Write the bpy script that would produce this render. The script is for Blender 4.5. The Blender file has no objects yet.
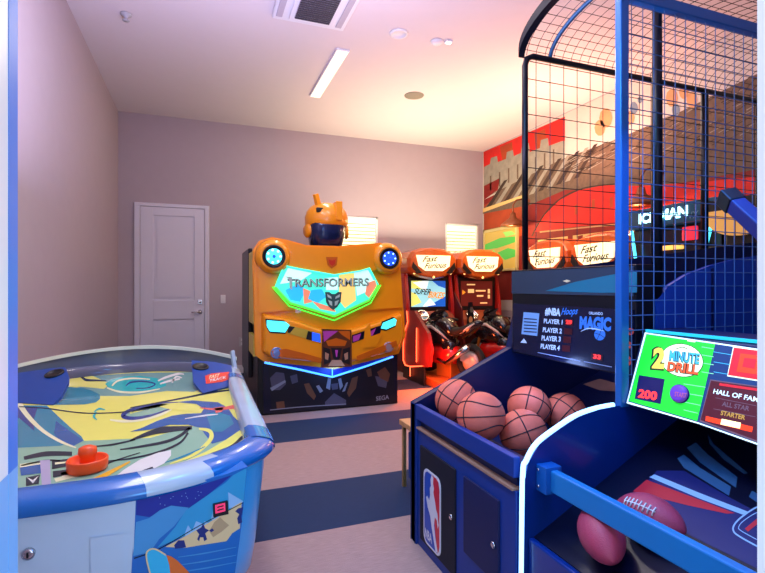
import bpy, bmesh, math, random
from mathutils import Vector, Matrix
random.seed(7)
PI = math.pi
scene = bpy.context.scene
COL = scene.collection

# ------------------------------------------------------------------ camera
CAM = Vector((0.0, 0.0, 1.3))
F = 487.0
YAW = math.atan(182.5 / 487.0)
SN, CS = math.sin(YAW), math.cos(YAW)
cam_d = bpy.data.cameras.new('camera')
cam_d.sensor_width = 36.0
cam_d.lens = 36.0 * F / 765.0
cam_d.clip_start = 0.05
cam_o = bpy.data.objects.new('camera', cam_d)
cam_o.location = CAM
cam_o.rotation_euler = (PI / 2, 0, -YAW)
COL.objects.link(cam_o)
scene.camera = cam_o

def hit(x, y, plane):
    """where the sight line through a measured photo point meets a real plane of the room"""
    u = (x - 382.5) / F; v = (286.5 - y) / F
    d = Vector((SN + u * CS, CS - u * SN, v))
    p, n = plane
    t = (p - CAM).dot(n) / d.dot(n)
    return CAM + d * t

def plane(p, n):
    n = Vector(n).normalized(); p = Vector(p)
    if (CAM - p).dot(n) < 0: n = -n
    return (p, n)

# ------------------------------------------------------------------ materials
def lin(c):
    c = c / 255.0
    return c / 12.92 if c <= 0.04045 else ((c + 0.055) / 1.055) ** 2.4
def rgb(t): return (lin(t[0]), lin(t[1]), lin(t[2]), 1.0)
MATS = {}
def mat(name, c, rough=0.5, metal=0.0, emit=0.0, var=0.06, scale=9.0, bump=0.0, coat=0.0, alpha=1.0, trans=0.0, ecol=None):
    if name in MATS: return MATS[name]
    m = bpy.data.materials.new(name); m.use_nodes = True
    nt = m.node_tree; b = nt.nodes['Principled BSDF']
    b.inputs['Roughness'].default_value = rough
    b.inputs['Metallic'].default_value = metal
    b.inputs['Coat Weight'].default_value = coat
    b.inputs['Alpha'].default_value = alpha
    b.inputs['Transmission Weight'].default_value = trans
    tc = nt.nodes.new('ShaderNodeTexCoord')
    nz = nt.nodes.new('ShaderNodeTexNoise'); nz.inputs['Scale'].default_value = scale; nz.inputs['Detail'].default_value = 4
    nt.links.new(tc.outputs['Object'], nz.inputs['Vector'])
    mx = nt.nodes.new('ShaderNodeMix'); mx.data_type = 'RGBA'; mx.blend_type = 'MIX'
    base = rgb(c)
    mx.inputs[6].default_value = tuple(min(1, v * (1 - var)) for v in base[:3]) + (1,)
    mx.inputs[7].default_value = tuple(min(1, v * (1 + var)) for v in base[:3]) + (1,)
    nt.links.new(nz.outputs['Fac'], mx.inputs[0])
    nt.links.new(mx.outputs[2], b.inputs['Base Color'])
    if bump > 0:
        bp = nt.nodes.new('ShaderNodeBump'); bp.inputs['Strength'].default_value = bump; bp.inputs['Distance'].default_value = 0.003
        n2 = nt.nodes.new('ShaderNodeTexNoise'); n2.inputs['Scale'].default_value = 260
        nt.links.new(tc.outputs['Object'], n2.inputs['Vector'])
        nt.links.new(n2.outputs['Fac'], bp.inputs['Height']); nt.links.new(bp.outputs['Normal'], b.inputs['Normal'])
    if emit > 0:
        b.inputs['Emission Color'].default_value = rgb(ecol or c)
        b.inputs['Emission Strength'].default_value = emit
    MATS[name] = m
    return m

def glow(name, c, s): return mat(name, c, rough=0.4, emit=s, var=0.02)

# ------------------------------------------------------------------ mesh builder
class MB:
    def __init__(s): s.v = []; s.f = []; s.m = []; s.sm = []; s.mats = []
    def mi(s, m):
        if m not in s.mats: s.mats.append(m)
        return s.mats.index(m)
    def add(s, vs, fs, m, smooth=False):
        o = len(s.v); k = s.mi(m)
        s.v += [Vector(p) for p in vs]
        for f in fs:
            s.f.append([i + o for i in f]); s.m.append(k); s.sm.append(smooth)
    def box(s, lo, hi, m):
        (x0, y0, z0), (x1, y1, z1) = lo, hi
        vs = [(x0,y0,z0),(x1,y0,z0),(x1,y1,z0),(x0,y1,z0),(x0,y0,z1),(x1,y0,z1),(x1,y1,z1),(x0,y1,z1)]
        s.add(vs, [(3,2,1,0),(4,5,6,7),(0,1,5,4),(1,2,6,5),(2,3,7,6),(3,0,4,7)], m); return s
    def bar(s, a, b, w, h, m, up=(0,0,1)):
        a = Vector(a); b = Vector(b); d = (b - a).normalized(); u = Vector(up)
        if abs(d.dot(u)) > 0.98: u = Vector((0,1,0))
        r = d.cross(u).normalized(); u = r.cross(d).normalized()
        vs = []
        for p in (a, b):
            for i, j in ((-1,-1),(1,-1),(1,1),(-1,1)): vs.append(p + r * (i * w / 2) + u * (j * h / 2))
        s.add(vs, [(0,1,2,3),(7,6,5,4),(0,4,5,1),(1,5,6,2),(2,6,7,3),(3,7,4,0)], m); return s
    def tube(s, pts, r, m, seg=8, closed=False, smooth=True):
        pts = [Vector(p) for p in pts]; n = len(pts); vs = []; fs = []
        rs = r if isinstance(r, (list, tuple)) else [r] * n
        pu = None
        for i, p in enumerate(pts):
            if closed: d = pts[(i + 1) % n] - pts[i - 1]
            else: d = pts[min(i + 1, n - 1)] - pts[max(i - 1, 0)]
            d.normalize()
            u = pu if pu is not None else (Vector((0,0,1)) if abs(d.z) < 0.9 else Vector((0,1,0)))
            rr = d.cross(u)
            if rr.length < 1e-4: rr = d.cross(Vector((1,0,0)))
            rr.normalize(); u = rr.cross(d).normalized(); pu = u
            for k in range(seg):
                a = 2 * PI * k / seg
                vs.append(p + (rr * math.cos(a) + u * math.sin(a)) * rs[i])
        for i in range(n if closed else n - 1):
            for k in range(seg):
                a = i * seg + k; b = i * seg + (k + 1) % seg
                c = ((i + 1) % n) * seg + (k + 1) % seg; e = ((i + 1) % n) * seg + k
                fs.append((a, b, c, e))
        if not closed:
            fs.append(tuple(range(seg))[::-1]); fs.append(tuple((n - 1) * seg + k for k in range(seg)))
        s.add(vs, fs, m, smooth); return s
    def loft(s, rings, m, closed=True, caps=True, smooth=True):
        n = len(rings[0]); vs = [p for r in rings for p in r]; fs = []
        for i in range(len(rings) - 1):
            for k in range(n if closed else n - 1):
                fs.append((i*n+k, i*n+(k+1) % n, (i+1)*n+(k+1) % n, (i+1)*n+k))
        if caps:
            fs.append(tuple(range(n))[::-1]); fs.append(tuple((len(rings)-1)*n+k for k in range(n)))
        s.add(vs, fs, m, smooth); return s
    def lathe(s, prof, m, o=(0,0,0), axis=(0,0,1), seg=28, smooth=True):
        o = Vector(o); ax = Vector(axis).normalized()
        t = Vector((1,0,0)) if abs(ax.x) < 0.9 else Vector((0,1,0))
        a1 = ax.cross(t).normalized(); a2 = ax.cross(a1).normalized()
        rings = []
        for r, z in prof:
            rings.append([o + ax * z + (a1 * math.cos(2*PI*k/seg) + a2 * math.sin(2*PI*k/seg)) * max(r, 1e-4) for k in range(seg)])
        return s.loft(rings, m, True, True, smooth)
    def prism(s, poly, n, d, m):
        """polygon of 3d points pushed by n*d"""
        poly = [Vector(p) for p in poly]; n = Vector(n).normalized() * d; k = len(poly)
        vs = poly + [p + n for p in poly]
        fs = [tuple(range(k)), tuple(range(k, 2*k))[::-1]]
        for i in range(k): fs.append((i, (i+1) % k, (i+1) % k + k, i + k))
        s.add(vs, fs, m); return s
    def sphere(s, c, r, m, seg=24, rings=14, sc=(1,1,1)):
        c = Vector(c); prof = []
        R = []
        for i in range(rings + 1):
            t = PI * i / rings
            R.append([c + Vector((r*max(math.sin(t),1e-3)*math.cos(2*PI*k/seg)*sc[0], r*max(math.sin(t),1e-3)*math.sin(2*PI*k/seg)*sc[1], -r*math.cos(t)*sc[2])) for k in range(seg)])
        return s.loft(R, m)
    def gfx(s, pts, pl, lift, m):
        s.add([hit(x, y, pl) + pl[1] * lift for x, y in pts], [tuple(range(len(pts)))], m); return s
    def stroke(s, pts, w, pl, lift, m, sub=6):
        P = [Vector((p[0], p[1], 0)) for p in pts]; n = len(P); Q = []; W = []
        ws = list(w) if isinstance(w, (list, tuple)) else [w] * n
        if len(ws) != n:
            q = len(ws) - 1
            ws = [ws[min(int(i*q/(n-1)), q-1)]*(1-(i*q/(n-1)-min(int(i*q/(n-1)), q-1))) + ws[min(int(i*q/(n-1)), q-1)+1]*(i*q/(n-1)-min(int(i*q/(n-1)), q-1)) for i in range(n)]
        for i in range(n - 1):
            p0 = P[max(i-1,0)]; p1 = P[i]; p2 = P[i+1]; p3 = P[min(i+2,n-1)]
            for k in range(sub):
                t = k / sub
                Q.append(0.5*((2*p1)+(p2-p0)*t+(2*p0-5*p1+4*p2-p3)*t*t+(3*p1-p0-3*p2+p3)*t**3)); W.append(ws[i]*(1-t)+ws[i+1]*t)
        Q.append(P[-1]); W.append(ws[-1]); L = []; R = []
        for i, q in enumerate(Q):
            d = (Q[min(i+1,len(Q)-1)] - Q[max(i-1,0)]).normalized(); nn = Vector((-d.y, d.x, 0)) * W[i] / 2
            L.append(q + nn); R.append(q - nn)
        vs = [hit(p.x, p.y, pl) + pl[1]*lift for p in L] + [hit(p.x, p.y, pl) + pl[1]*lift for p in R]; k = len(L)
        s.add(vs, [(i, i+1, k+i+1, k+i) for i in range(k-1)], m); return s
    def text(s, body, o, xv, yv, m, thick=0.001, bold=0.0, shear=0.0):
        """lettering filling the box o, o+xv, o+yv; sunk a little into the surface behind it"""
        cu = bpy.data.curves.new('t', 'FONT'); cu.body = body; cu.offset = bold; cu.shear = shear; cu.resolution_u = 3
        ob = bpy.data.objects.new('t', cu); COL.objects.link(ob)
        dg = bpy.context.evaluated_depsgraph_get(); me = bpy.data.meshes.new_from_object(ob.evaluated_get(dg))
        xs = [v.co.x for v in me.vertices]; ys = [v.co.y for v in me.vertices]
        x0, x1, y0, y1 = min(xs), max(xs), min(ys), max(ys)
        o = Vector(o); xv = Vector(xv); yv = Vector(yv); n = xv.cross(yv).normalized()
        vs = [o + xv * ((v.co.x - x0) / (x1 - x0)) + yv * ((v.co.y - y0) / (y1 - y0)) + n * thick for v in me.vertices]
        s.add(vs, [tuple(p.vertices) for p in me.polygons], m)
        bpy.data.objects.remove(ob); bpy.data.curves.remove(cu); bpy.data.meshes.remove(me); return s
    def ptext(s, body, bl, br, tl, pl, m, lift=0.001, bold=0.0, shear=0.0):
        a = hit(*bl, pl); b = hit(*br, pl); c = hit(*tl, pl)
        return s.text(body, a, b - a, c - a, m, lift, bold, shear)
    def build(s, name, parent=None, loc=None, bevel=0.0, seg=2, sub=0, weld=False):
        me = bpy.data.meshes.new(name)
        off = Vector(loc) if loc is not None else (Vector(parent['_o']) if parent is not None and '_o' in parent.keys() else Vector((0,0,0)))
        me.from_pydata([tuple(p - off) for p in s.v], [], s.f)
        for m in s.mats: me.materials.append(m)
        for p, k, sm in zip(me.polygons, s.m, s.sm): p.material_index = k; p.use_smooth = sm
        me.update()
        bm = bmesh.new(); bm.from_mesh(me)
        if bevel > 0 or sub or weld: bmesh.ops.remove_doubles(bm, verts=bm.verts, dist=1e-5)
        bm.to_mesh(me); bm.free()
        o = bpy.data.objects.new(name, me); COL.objects.link(o)
        if parent is not None:
            o.parent = parent
        else: o.location = off
        if parent is not None and loc is not None: o.location = off - Vector(parent['_o'])
        o['_o'] = list(off)
        if bevel > 0:
            md = o.modifiers.new('bevel', 'BEVEL'); md.width = bevel; md.segments = seg; md.limit_method = 'ANGLE'; md.angle_limit = 0.6
        if sub:
            md = o.modifiers.new('sub', 'SUBSURF'); md.levels = sub; md.render_levels = sub
        return o

def tag(o, label=None, cat=None, group=None, kind=None):
    if label: o['label'] = label
    if cat: o['category'] = cat
    if group: o['group'] = group
    if kind: o['kind'] = kind
    return o
def thing(name, loc, label, cat, group=None):
    o = bpy.data.objects.new(name, None); o.empty_display_size = 0.05
    o.location = loc; o['_o'] = list(loc); COL.objects.link(o)
    return tag(o, label, cat, group)
def dup(root, loc, rotz, label, group=None, skip=()):
    r = root.copy(); COL.objects.link(r); r.location = loc; r.rotation_euler = (0, 0, rotz); r['label'] = label
    if group: r['group'] = group
    for ch in root.children:
        if ch.name.split('.')[0] in skip: continue
        c = ch.copy(); COL.objects.link(c); c.parent = r
        for g in ch.children:
            e = g.copy(); COL.objects.link(e); e.parent = c
    return r
def struct(o): o['kind'] = 'structure'; return o

# common materials
M_wall = mat('wall_paint', (172,160,170), 0.85, var=0.03, bump=0.05)
M_ceil = mat('ceiling_paint', (214,206,210), 0.9, var=0.02)
M_white = mat('white_paint', (222,222,228), 0.4, var=0.02)
M_black = mat('black_plastic', (14,15,20), 0.4)
M_dark = mat('dark_metal', (22,24,36), 0.35, 0.4)
M_chrome = mat('chrome', (205,205,210), 0.18, 1.0)
M_navy = mat('navy_laminate', (2,52,140), 0.5)
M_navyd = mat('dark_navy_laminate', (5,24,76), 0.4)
M_inkblue = mat('ink_blue_panel', (6,10,40), 0.3)
M_postblue = mat('blue_powder_coat', (20,98,170), 0.35, coat=0.2)

# ------------------------------------------------------------------ setting
XL, XR, YF, YB, ZC = -1.063, 4.79, 0.45, 7.6, 3.73
T = 0.15
# carpet with stripes across the room
mc = bpy.data.materials.new('striped_carpet'); mc.use_nodes = True
nt = mc.node_tree; bs = nt.nodes['Principled BSDF']; bs.inputs['Roughness'].default_value = 0.95
tc = nt.nodes.new('ShaderNodeTexCoord'); sp = nt.nodes.new('ShaderNodeSeparateXYZ'); nt.links.new(tc.outputs['Object'], sp.inputs[0])
def math_node(op, a, b=None):
    n = nt.nodes.new('ShaderNodeMath'); n.operation = op
    for i, q in enumerate((a, b)):
        if q is None: continue
        if isinstance(q, (int, float)): n.inputs[i].default_value = q
        else: nt.links.new(q, n.inputs[i])
    return n.outputs[0]
ph = math_node('FRACT', math_node('DIVIDE', math_node('ADD', sp.outputs['Y'], 15.5 * 1 - 2.54), 1.55))
fac = math_node('LESS_THAN', ph, 0.41)
mp = nt.nodes.new('ShaderNodeMapping'); mp.inputs['Scale'].default_value = (4, 60, 1); nt.links.new(tc.outputs['Object'], mp.inputs[0])
nz = nt.nodes.new('ShaderNodeTexNoise'); nz.inputs['Scale'].default_value = 4; nz.inputs['Detail'].default_value = 6; nt.links.new(mp.outputs[0], nz.inputs['Vector'])
def mixc(f, a, b):
    n = nt.nodes.new('ShaderNodeMix'); n.data_type = 'RGBA'
    for i, q in ((0, f), (6, a), (7, b)):
        if isinstance(q, tuple): n.inputs[i].default_value = q
        else: nt.links.new(q, n.inputs[i])
    return n.outputs[2]
cA = mixc(nz.outputs['Fac'], rgb((136,112,112)), rgb((196,166,162)))
cB = mixc(nz.outputs['Fac'], rgb((18,38,72)), rgb((30,58,98)))
nt.links.new(mixc(fac, cA, cB), bs.inputs['Base Color'])
bp = nt.nodes.new('ShaderNodeBump'); bp.inputs['Strength'].default_value = 0.4; bp.inputs['Distance'].default_value = 0.004
n2 = nt.nodes.new('ShaderNodeTexNoise'); n2.inputs['Scale'].default_value = 220; nt.links.new(tc.outputs['Object'], n2.inputs['Vector'])
nt.links.new(n2.outputs['Fac'], bp.inputs['Height']); nt.links.new(bp.outputs['Normal'], bs.inputs['Normal'])
struct(MB().box((XL-T, -1.2, -0.1), (XR+T, YB+T, 0), mc).build('floor'))
struct(MB().box((XL-T, YF-T, ZC), (XR+T, YB+T, ZC+0.1), M_ceil).build('ceiling'))
struct(MB().box((XL-T, YF-T, 0), (XL, YB+T, ZC), M_wall).build('wall_left'))
struct(MB().box((XR, YF-T, 0), (XR+T, YB+T, ZC), M_wall).build('wall_right'))
# back wall with two window openings
W1 = (2.08, 2.76, 1.72, 2.44); W2 = (4.02, 4.68, 1.72, 2.41)
wb = MB()
y0, y1 = YB, YB + T
wb.box((XL, y0, 0), (XR, y1, 1.72), M_wall); wb.box((XL, y0, 2.44), (XR, y1, ZC), M_wall)
wb.box((XL, y0, 1.72), (W1[0], y1, 2.44), M_wall); wb.box((W1[1], y0, 1.72), (W2[0], y1, 2.44), M_wall)
wb.box((W2[1], y0, 1.72), (XR, y1, 2.44), M_wall); wb.box((W2[0], y0, W2[3]), (W2[1], y1, 2.44), M_wall)
struct(wb.build('wall_back'))
# wall with the doorway the photo is taken through
JL, JR = -0.134, 0.7235
wf = MB()
wf.box((XL, YF-T, 0), (JL-0.02, YF, ZC), M_wall); wf.box((JR+0.02, YF-T, 0), (XR, YF, ZC), M_wall)
wf.box((JL-0.02, YF-T, 2.5), (JR+0.02, YF, ZC), M_wall)
struct(wf.build('wall_front'))
M_jamb = mat('gloss_white_jamb', (235,238,242), 0.3, var=0.01)
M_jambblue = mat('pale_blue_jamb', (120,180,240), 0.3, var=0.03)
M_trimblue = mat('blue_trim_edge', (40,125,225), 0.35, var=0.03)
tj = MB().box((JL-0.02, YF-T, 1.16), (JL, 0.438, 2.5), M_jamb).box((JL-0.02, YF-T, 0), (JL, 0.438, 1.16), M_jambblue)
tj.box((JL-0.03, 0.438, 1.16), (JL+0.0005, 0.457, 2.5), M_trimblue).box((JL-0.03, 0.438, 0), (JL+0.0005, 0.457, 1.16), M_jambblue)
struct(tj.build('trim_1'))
struct(MB().box((JR, YF-T, 0), (JR+0.02, YF, 2.5), M_jamb).build('trim_2'))
M_base = M_white
struct(MB().box((XL, YB-0.015, 0), (-0.86, YB, 0.12), M_base).box((0.12, YB-0.015, 0), (XR, YB, 0.12), M_base).build('baseboard_back', bevel=0.004))
struct(MB().box((XL, YF, 0), (XL+0.015, YB-0.015, 0.12), M_base).build('baseboard_left', bevel=0.004))
struct(MB().box((XR-0.015, YF, 0), (XR, YB-0.015, 0.12), M_base).build('baseboard_right', bevel=0.004))

# windows with blinds
M_blind = glow('daylit_blind_slat', (255,246,200), 0.95)
M_slatgap = mat('blind_shadow_gap', (120,105,70), 0.8)
M_pane = mat('window_glass', (230,238,240), 0.05, alpha=0.3)
for i, (a, b, c, d) in enumerate((W1, W2)):
    fr = MB()
    for lo, hi in (((a, y0-0.01, c), (a+0.03, y0+0.08, d)), ((b-0.03, y0-0.01, c), (b, y0+0.08, d)),
                   ((a, y0-0.01, d-0.03), (b, y0+0.08, d)), ((a-0.02, y0-0.04, c-0.02), (b+0.02, y0+0.08, c+0.015))):
        fr.box(lo, hi, M_white)
    w = struct(fr.build('window_%d' % (i+1), loc=((a+b)/2, y0, c), bevel=0.004))
    bl = MB(); z = c + 0.03
    bl.box((a+0.035, y0+0.0, d-0.09), (b-0.035, y0+0.05, d-0.035), M_blind)
    while z < d - 0.1:
        bl.add([(a+0.035, y0+0.012, z+0.002), (b-0.035, y0+0.012, z+0.002), (b-0.035, y0+0.035, z+0.05), (a+0.035, y0+0.035, z+0.05)], [(0,1,2,3)], M_blind)
        bl.box((a+0.035, y0+0.036, z+0.044), (b-0.035, y0+0.038, z+0.062), M_slatgap)
        z += 0.058
    bl.build('blind', w)
    MB().box((a+0.03, y0+0.06, c+0.01), (b-0.03, y0+0.066, d-0.03), M_pane).build('window_pane', w)

# far door
M_door = mat('door_paint', (205,205,222), 0.45, var=0.02)
dl, dr, dt = -0.79, 0.065, 2.43
dm = MB()
dm.box((dl-0.07, YB-0.03, 0), (dl, YB, dt+0.05), M_door).box((dr, YB-0.03, 0), (dr+0.06, YB, dt+0.05), M_door).box((dl-0.07, YB-0.032, dt), (dr+0.06, YB, dt+0.05), M_door)
door = struct(dm.build('door_1', loc=((dl+dr)/2, YB, 0), bevel=0.006))
pm = MB(); ys, yf = YB-0.004, YB-0.02
pm.box((dl+0.005, ys-0.002, 0.01), (dr-0.005, YB, dt-0.005), M_door)
px0, px1 = -0.62, -0.075
for lo, hi in (((dl+0.005, yf, 0.01), (px0, ys, dt-0.005)), ((px1, yf, 0.01), (dr-0.005, ys, dt-0.005)),
               ((px0, yf, 2.31), (px1, ys, dt-0.005)), ((px0, yf, 0.83), (px1, ys, 1.10)), ((px0, yf, 0.01), (px1, ys, 0.22))):
    pm.box(lo, hi, M_door)
for za, zb in ((1.10, 2.31), (0.22, 0.83)):
    pm.prism([(px0+0.05, yf+0.006, za+0.05), (px1-0.05, yf+0.006, za+0.05), (px1-0.05, yf+0.006, zb-0.05), (px0+0.05, yf+0.006, zb-0.05)], (0,1,0), 0.012, M_door)
pm.build('door_panel', door, bevel=0.006)
hm = MB().lathe([(0.032,0),(0.032,0.012),(0.012,0.016),(0.011,0.05)], M_chrome, (0.0, yf, 0.93), (0,-1,0), 18)
hm.tube([(0.0, yf-0.05, 0.93), (-0.05, yf-0.055, 0.932), (-0.12, yf-0.052, 0.928)], 0.010, M_chrome)
hm.build('door_handle', door)
MB().box((-0.03, yf-0.012, 1.045), (0.03, yf, 1.105), M_chrome).lathe([(0.02,0),(0.018,0.02),(0.001,0.022)], M_chrome, (0,yf-0.012,1.075), (0,-1,0), 16).build('deadbolt', door, bevel=0.004)
# switch and outlet
t = thing('light_switch', (0.32, YB, 1.114), 'white light switch plate on back wall beside the door', 'light switch')
MB().box((0.285, YB-0.008, 1.05), (0.355, YB, 1.175), M_white).build('plate', t, bevel=0.003)
MB().box((0.303, YB-0.014, 1.08), (0.337, YB-0.008, 1.145), M_white).build('rocker', t, bevel=0.002)
t = thing('wall_outlet', (0.60, YB, 0.47), 'grey wall plate low on back wall left of the orange cabinet', 'wall outlet')
M_lgrey = mat('light_grey_plastic', (175,175,182), 0.5)
MB().box((0.545, YB-0.008, 0.40), (0.66, YB, 0.54), M_lgrey).build('plate', t, bevel=0.003)
MB().box((0.575, YB-0.012, 0.42), (0.63, YB-0.008, 0.46), M_white).box((0.575, YB-0.012, 0.48), (0.63, YB-0.008, 0.52), M_white).build('socket', t, bevel=0.002)

# ------------------------------------------------------------------ ceiling fixtures
M_acgrey = mat('vent_grey', (176,170,182), 0.5)
t = thing('air_conditioner', (0.93, 4.07, ZC), 'white ceiling cassette air conditioner with a dark louvred grille', 'air conditioner')
MB().box((0.60, 3.72, ZC-0.035), (1.26, 4.42, ZC), M_white).build('casing', t, bevel=0.012)
MB().box((0.74, 3.80, ZC-0.05), (1.14, 4.36, ZC-0.035), M_white).build('grille_frame', t, bevel=0.006)
g = MB().box((0.78, 3.84, ZC-0.053), (1.10, 4.31, ZC-0.05), M_acgrey)
for k in range(15):
    yy = 3.855 + k * 0.031
    g.box((0.785, yy, ZC-0.062), (1.095, yy+0.014, ZC-0.053), mat('vent_slot_dark',(60,56,66),.6))
g.build('grille', t)
for x in (0.655, 1.195): MB().box((x-0.028, 3.80, ZC-0.043), (x+0.028, 4.36, ZC-0.035), M_acgrey).build('vane', t, bevel=0.004)
M_linear = glow('lit_diffuser', (255,242,214), 1.1)
t = thing('linear_ceiling_light', (1.37, 5.455, ZC), 'long slim lit strip light on the ceiling', 'ceiling light')
MB().box((1.30, 4.80, ZC-0.02), (1.44, 6.11, ZC), M_white).build('housing', t, bevel=0.004)
MB().box((1.312, 4.815, ZC-0.026), (1.428, 6.095, ZC-0.02), M_linear).build('diffuser', t)
t = thing('recessed_downlight', (1.787, 4.32, ZC), 'round white recessed downlight with a raised rim on the ceiling', 'downlight')
MB().lathe([(0.0001,0.006),(0.062,0.006),(0.068,0.018),(0.088,0.014),(0.09,0)], M_white, (1.787,4.32,ZC), (0,0,-1), 32).build('rim', t)
t = thing('ceiling_speaker', (2.55, 5.66, ZC), 'round grey flush ceiling speaker grille', 'ceiling speaker')
M_spk = mat('speaker_mesh_grey', (128,124,112), 0.7, var=0.15, scale=200)
MB().lathe([(0.0001,0.010),(0.11,0.009),(0.122,0.006),(0.125,0)], M_spk, (2.55,5.66,ZC), (0,0,-1), 36).build('grille', t)
t = thing('smoke_detector', (2.20, 4.33, ZC), 'small white smoke detector dome on the ceiling', 'smoke detector')
MB().lathe([(0.0001,0.034),(0.035,0.033),(0.052,0.022),(0.062,0.012),(0.065,0)], M_white, (2.20,4.33,ZC), (0,0,-1), 28).build('dome', t)
t = thing('ceiling_spotlight', (2.30, 4.28, ZC), 'tiny lit square spotlight on the ceiling', 'spotlight')
MB().box((2.265,4.25,ZC-0.02),(2.335,4.31,ZC), M_white).build('housing', t, bevel=0.004)
MB().box((2.275,4.26,ZC-0.024),(2.325,4.30,ZC-0.02), glow('spot_lens',(255,250,240),3.0)).build('lens', t)
t = thing('fire_sprinkler', (-0.618, 4.87, ZC), 'small grey sprinkler head on the ceiling near the left wall', 'sprinkler')
MB().lathe([(0.05,0),(0.045,0.012),(0.02,0.02),(0.012,0.05),(0.03,0.055),(0.03,0.06)], M_lgrey, (-0.618,4.87,ZC), (0,0,-1), 20).build('head', t)

# ------------------------------------------------------------------ mural on the right wall
MU = plane((XR-0.004, 4, 2), (-1,0,0))
mu = MB()
mR = mat('mural_red', (205,28,22), 0.7, var=0.35, scale=5); mRd = mat('mural_dark_red', (130,22,16), 0.7, var=0.3, scale=6)
mO = mat('mural_rust', (165,62,22), 0.7, var=0.35, scale=5); mW = mat('mural_white', (205,200,190), 0.8, var=0.12, scale=4)
mG = mat('mural_stone_grey', (150,146,132), 0.8, var=0.35, scale=9); mT = mat('mural_thatch', (104,86,70), 0.8, var=0.45, scale=14)
mTd = mat('mural_thatch_dark', (58,42,34), 0.8, var=0.3); mTan = mat('mural_tan', (196,150,104), 0.8, var=0.2); mY = mat('mural_cream', (225,190,120), 0.8, var=0.2)
mGr = mat('mural_blue_grey', (110,130,150), 0.8)
mu.add([(XR-0.003, 7.6, 0.9), (XR-0.003, 1.0, 0.9), (XR-0.003, 1.0, 3.72), (XR-0.003, 7.6, 3.72)], [(0,1,2,3)], mW)
mu.gfx([(483.5,152),(565,116.5),(565,146),(530,160),(484,190)], MU, 0.001, mR)
mu.gfx([(500,147),(512,142),(514,158),(503,163)], MU, 0.0015, mO)
mu.gfx([(534,134),(545,129),(547,146),(536,150)], MU, 0.0015, mO)
sky = [(484,167),(490,164),(491,158),(497,156),(498,162),(506,159),(507,152),(513,150),(514,156),(521,153),(522,146),(529,143),(530,152),(540,148),(541,140),(548,138),(549,146),(562,141),(565,141),(565,165),(530,178),(484,198)]
mu.gfx(sky, MU, 0.002, mG)
for x in range(490, 562, 9): mu.gfx([(x,176-(x-490)*.42),(x+1.5,175.5-(x-490)*.42),(x+1.5,190-(x-490)*.42),(x,190.5-(x-490)*.42)], MU, 0.0025, mT)
mu.gfx([(484,186),(500,178),(498,190),(484,200)], MU, 0.0025, mRd)
mu.gfx([(484,200),(535,175),(600,165),(640,160),(700,150),(765,140),(765,300),(484,300)], MU, 0.0022, mRd)
mu.gfx([(484,205),(520,190),(525,235),(484,245)], MU, 0.0026, mO)
mu.gfx([(482,211),(500,190),(560,160),(620,138),(680,112),(765,70),(765,168),(640,190),(565,190),(530,205),(482,214)], MU, 0.003, mT)
for i, x in enumerate(range(484, 580, 9)):
    mu.gfx([(x+20,180-(x-486)*.40),(x+24,178.5-(x-486)*.40),(x+5,209-(x-486)*.36),(x,210.5-(x-486)*.36)], MU, 0.0034, mTd if i % 2 == 0 else mG)
for i in range(190):
    x = 560 + random.random()*200; yb = 165 - (x-560)*.18; yt = 163 - (x-560)*.42
    y = yt + random.random()*(yb-yt+12); L = 5+random.random()*9
    mu.stroke([(x,y),(x+L,y-L*.55)], [0.9,0.4], MU, 0.0036, (mTd, mTd, mG)[i % 3], 1)
mu.gfx([(482,209),(526,194),(526,196.5),(482,213)], MU, 0.0036, mY)
mu.gfx([(534,232),(545,215),(560,200),(580,190),(605,185),(640,186),(700,182),(765,176),(765,225),(700,220),(640,220),(600,224)], MU, 0.0038, mR)
mu.stroke([(532,236),(545,214),(562,198),(585,188),(615,184)], [1.2,1.4,1.2], MU, 0.004, mTd)
mu.stroke([(540,232),(600,226),(650,222)], [1.5,1.5], MU, 0.004, mTan)
for x, y in ((575,205),(592,200),(610,198),(625,202)): mu.gfx([(x,y),(x+3,y-1),(x+3,y+9),(x,y+10)], MU, 0.0042, mO)
mu.gfx([(538,240),(650,226),(650,280),(538,280)], MU, 0.0036, mY)
for x in (568,578,590,606): mu.gfx([(x,236),(x+5,235),(x+5,270),(x,270)], MU, 0.0042, mRd if x != 590 else mG)
for cx, cy, r, mm in ((606,118,11,mTan),(600,128,9,mTan),(634,108,7,mGr),(630,118,8,mTan),(672,98,10,mTan),(684,92,8,mTan),(692,100,9,mTan),(640,100,4,mGr),(676,110,7,mGr)):
    mu.gfx([(cx+r*.6*math.cos(a*PI/5), cy+.9*r*math.sin(a*PI/5)) for a in range(10)], MU, 0.0032, mm)
tag(mu.build('wall_mural'), 'large painted mural of red buildings and thatched roofs on the right wall', 'mural')

# ------------------------------------------------------------------ barn lamps on the right wall
M_shade = mat('rust_enamel', (120,62,30), 0.4); M_inner = glow('lit_shade_inside', (255,215,140), 2.5)
def barn_lamp(y, z, label):
    t = thing('wall_lamp', (XR, y, z+0.35), label, 'wall lamp', 'barn lamps along the right wall')
    x = 4.5
    MB().lathe([(0.19,0),(0.175,0.03),(0.10,0.09),(0.05,0.13),(0.035,0.2),(0.001,0.205)], M_shade, (x,y,z), (0,0,1), 30).build('lamp_shade', t)
    MB().lathe([(0.001,0.012),(0.12,0.012),(0.18,0.002)], M_inner, (x,y,z), (0,0,1), 26).build('bulb', t)
    MB().tube([(x,y,z+0.2),(x,y,z+0.32),(x+0.06,y,z+0.40),(x+0.16,y,z+0.42),(XR-0.005,y,z+0.38)], 0.012, M_shade).lathe([(0.05,0),(0.05,0.012)], M_shade, (XR-0.004,y,z+0.38), (-1,0,0), 16).build('arm', t)
barn_lamp(6.3, 2.23, 'brown barn wall lamp over the green lit picture')
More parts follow.
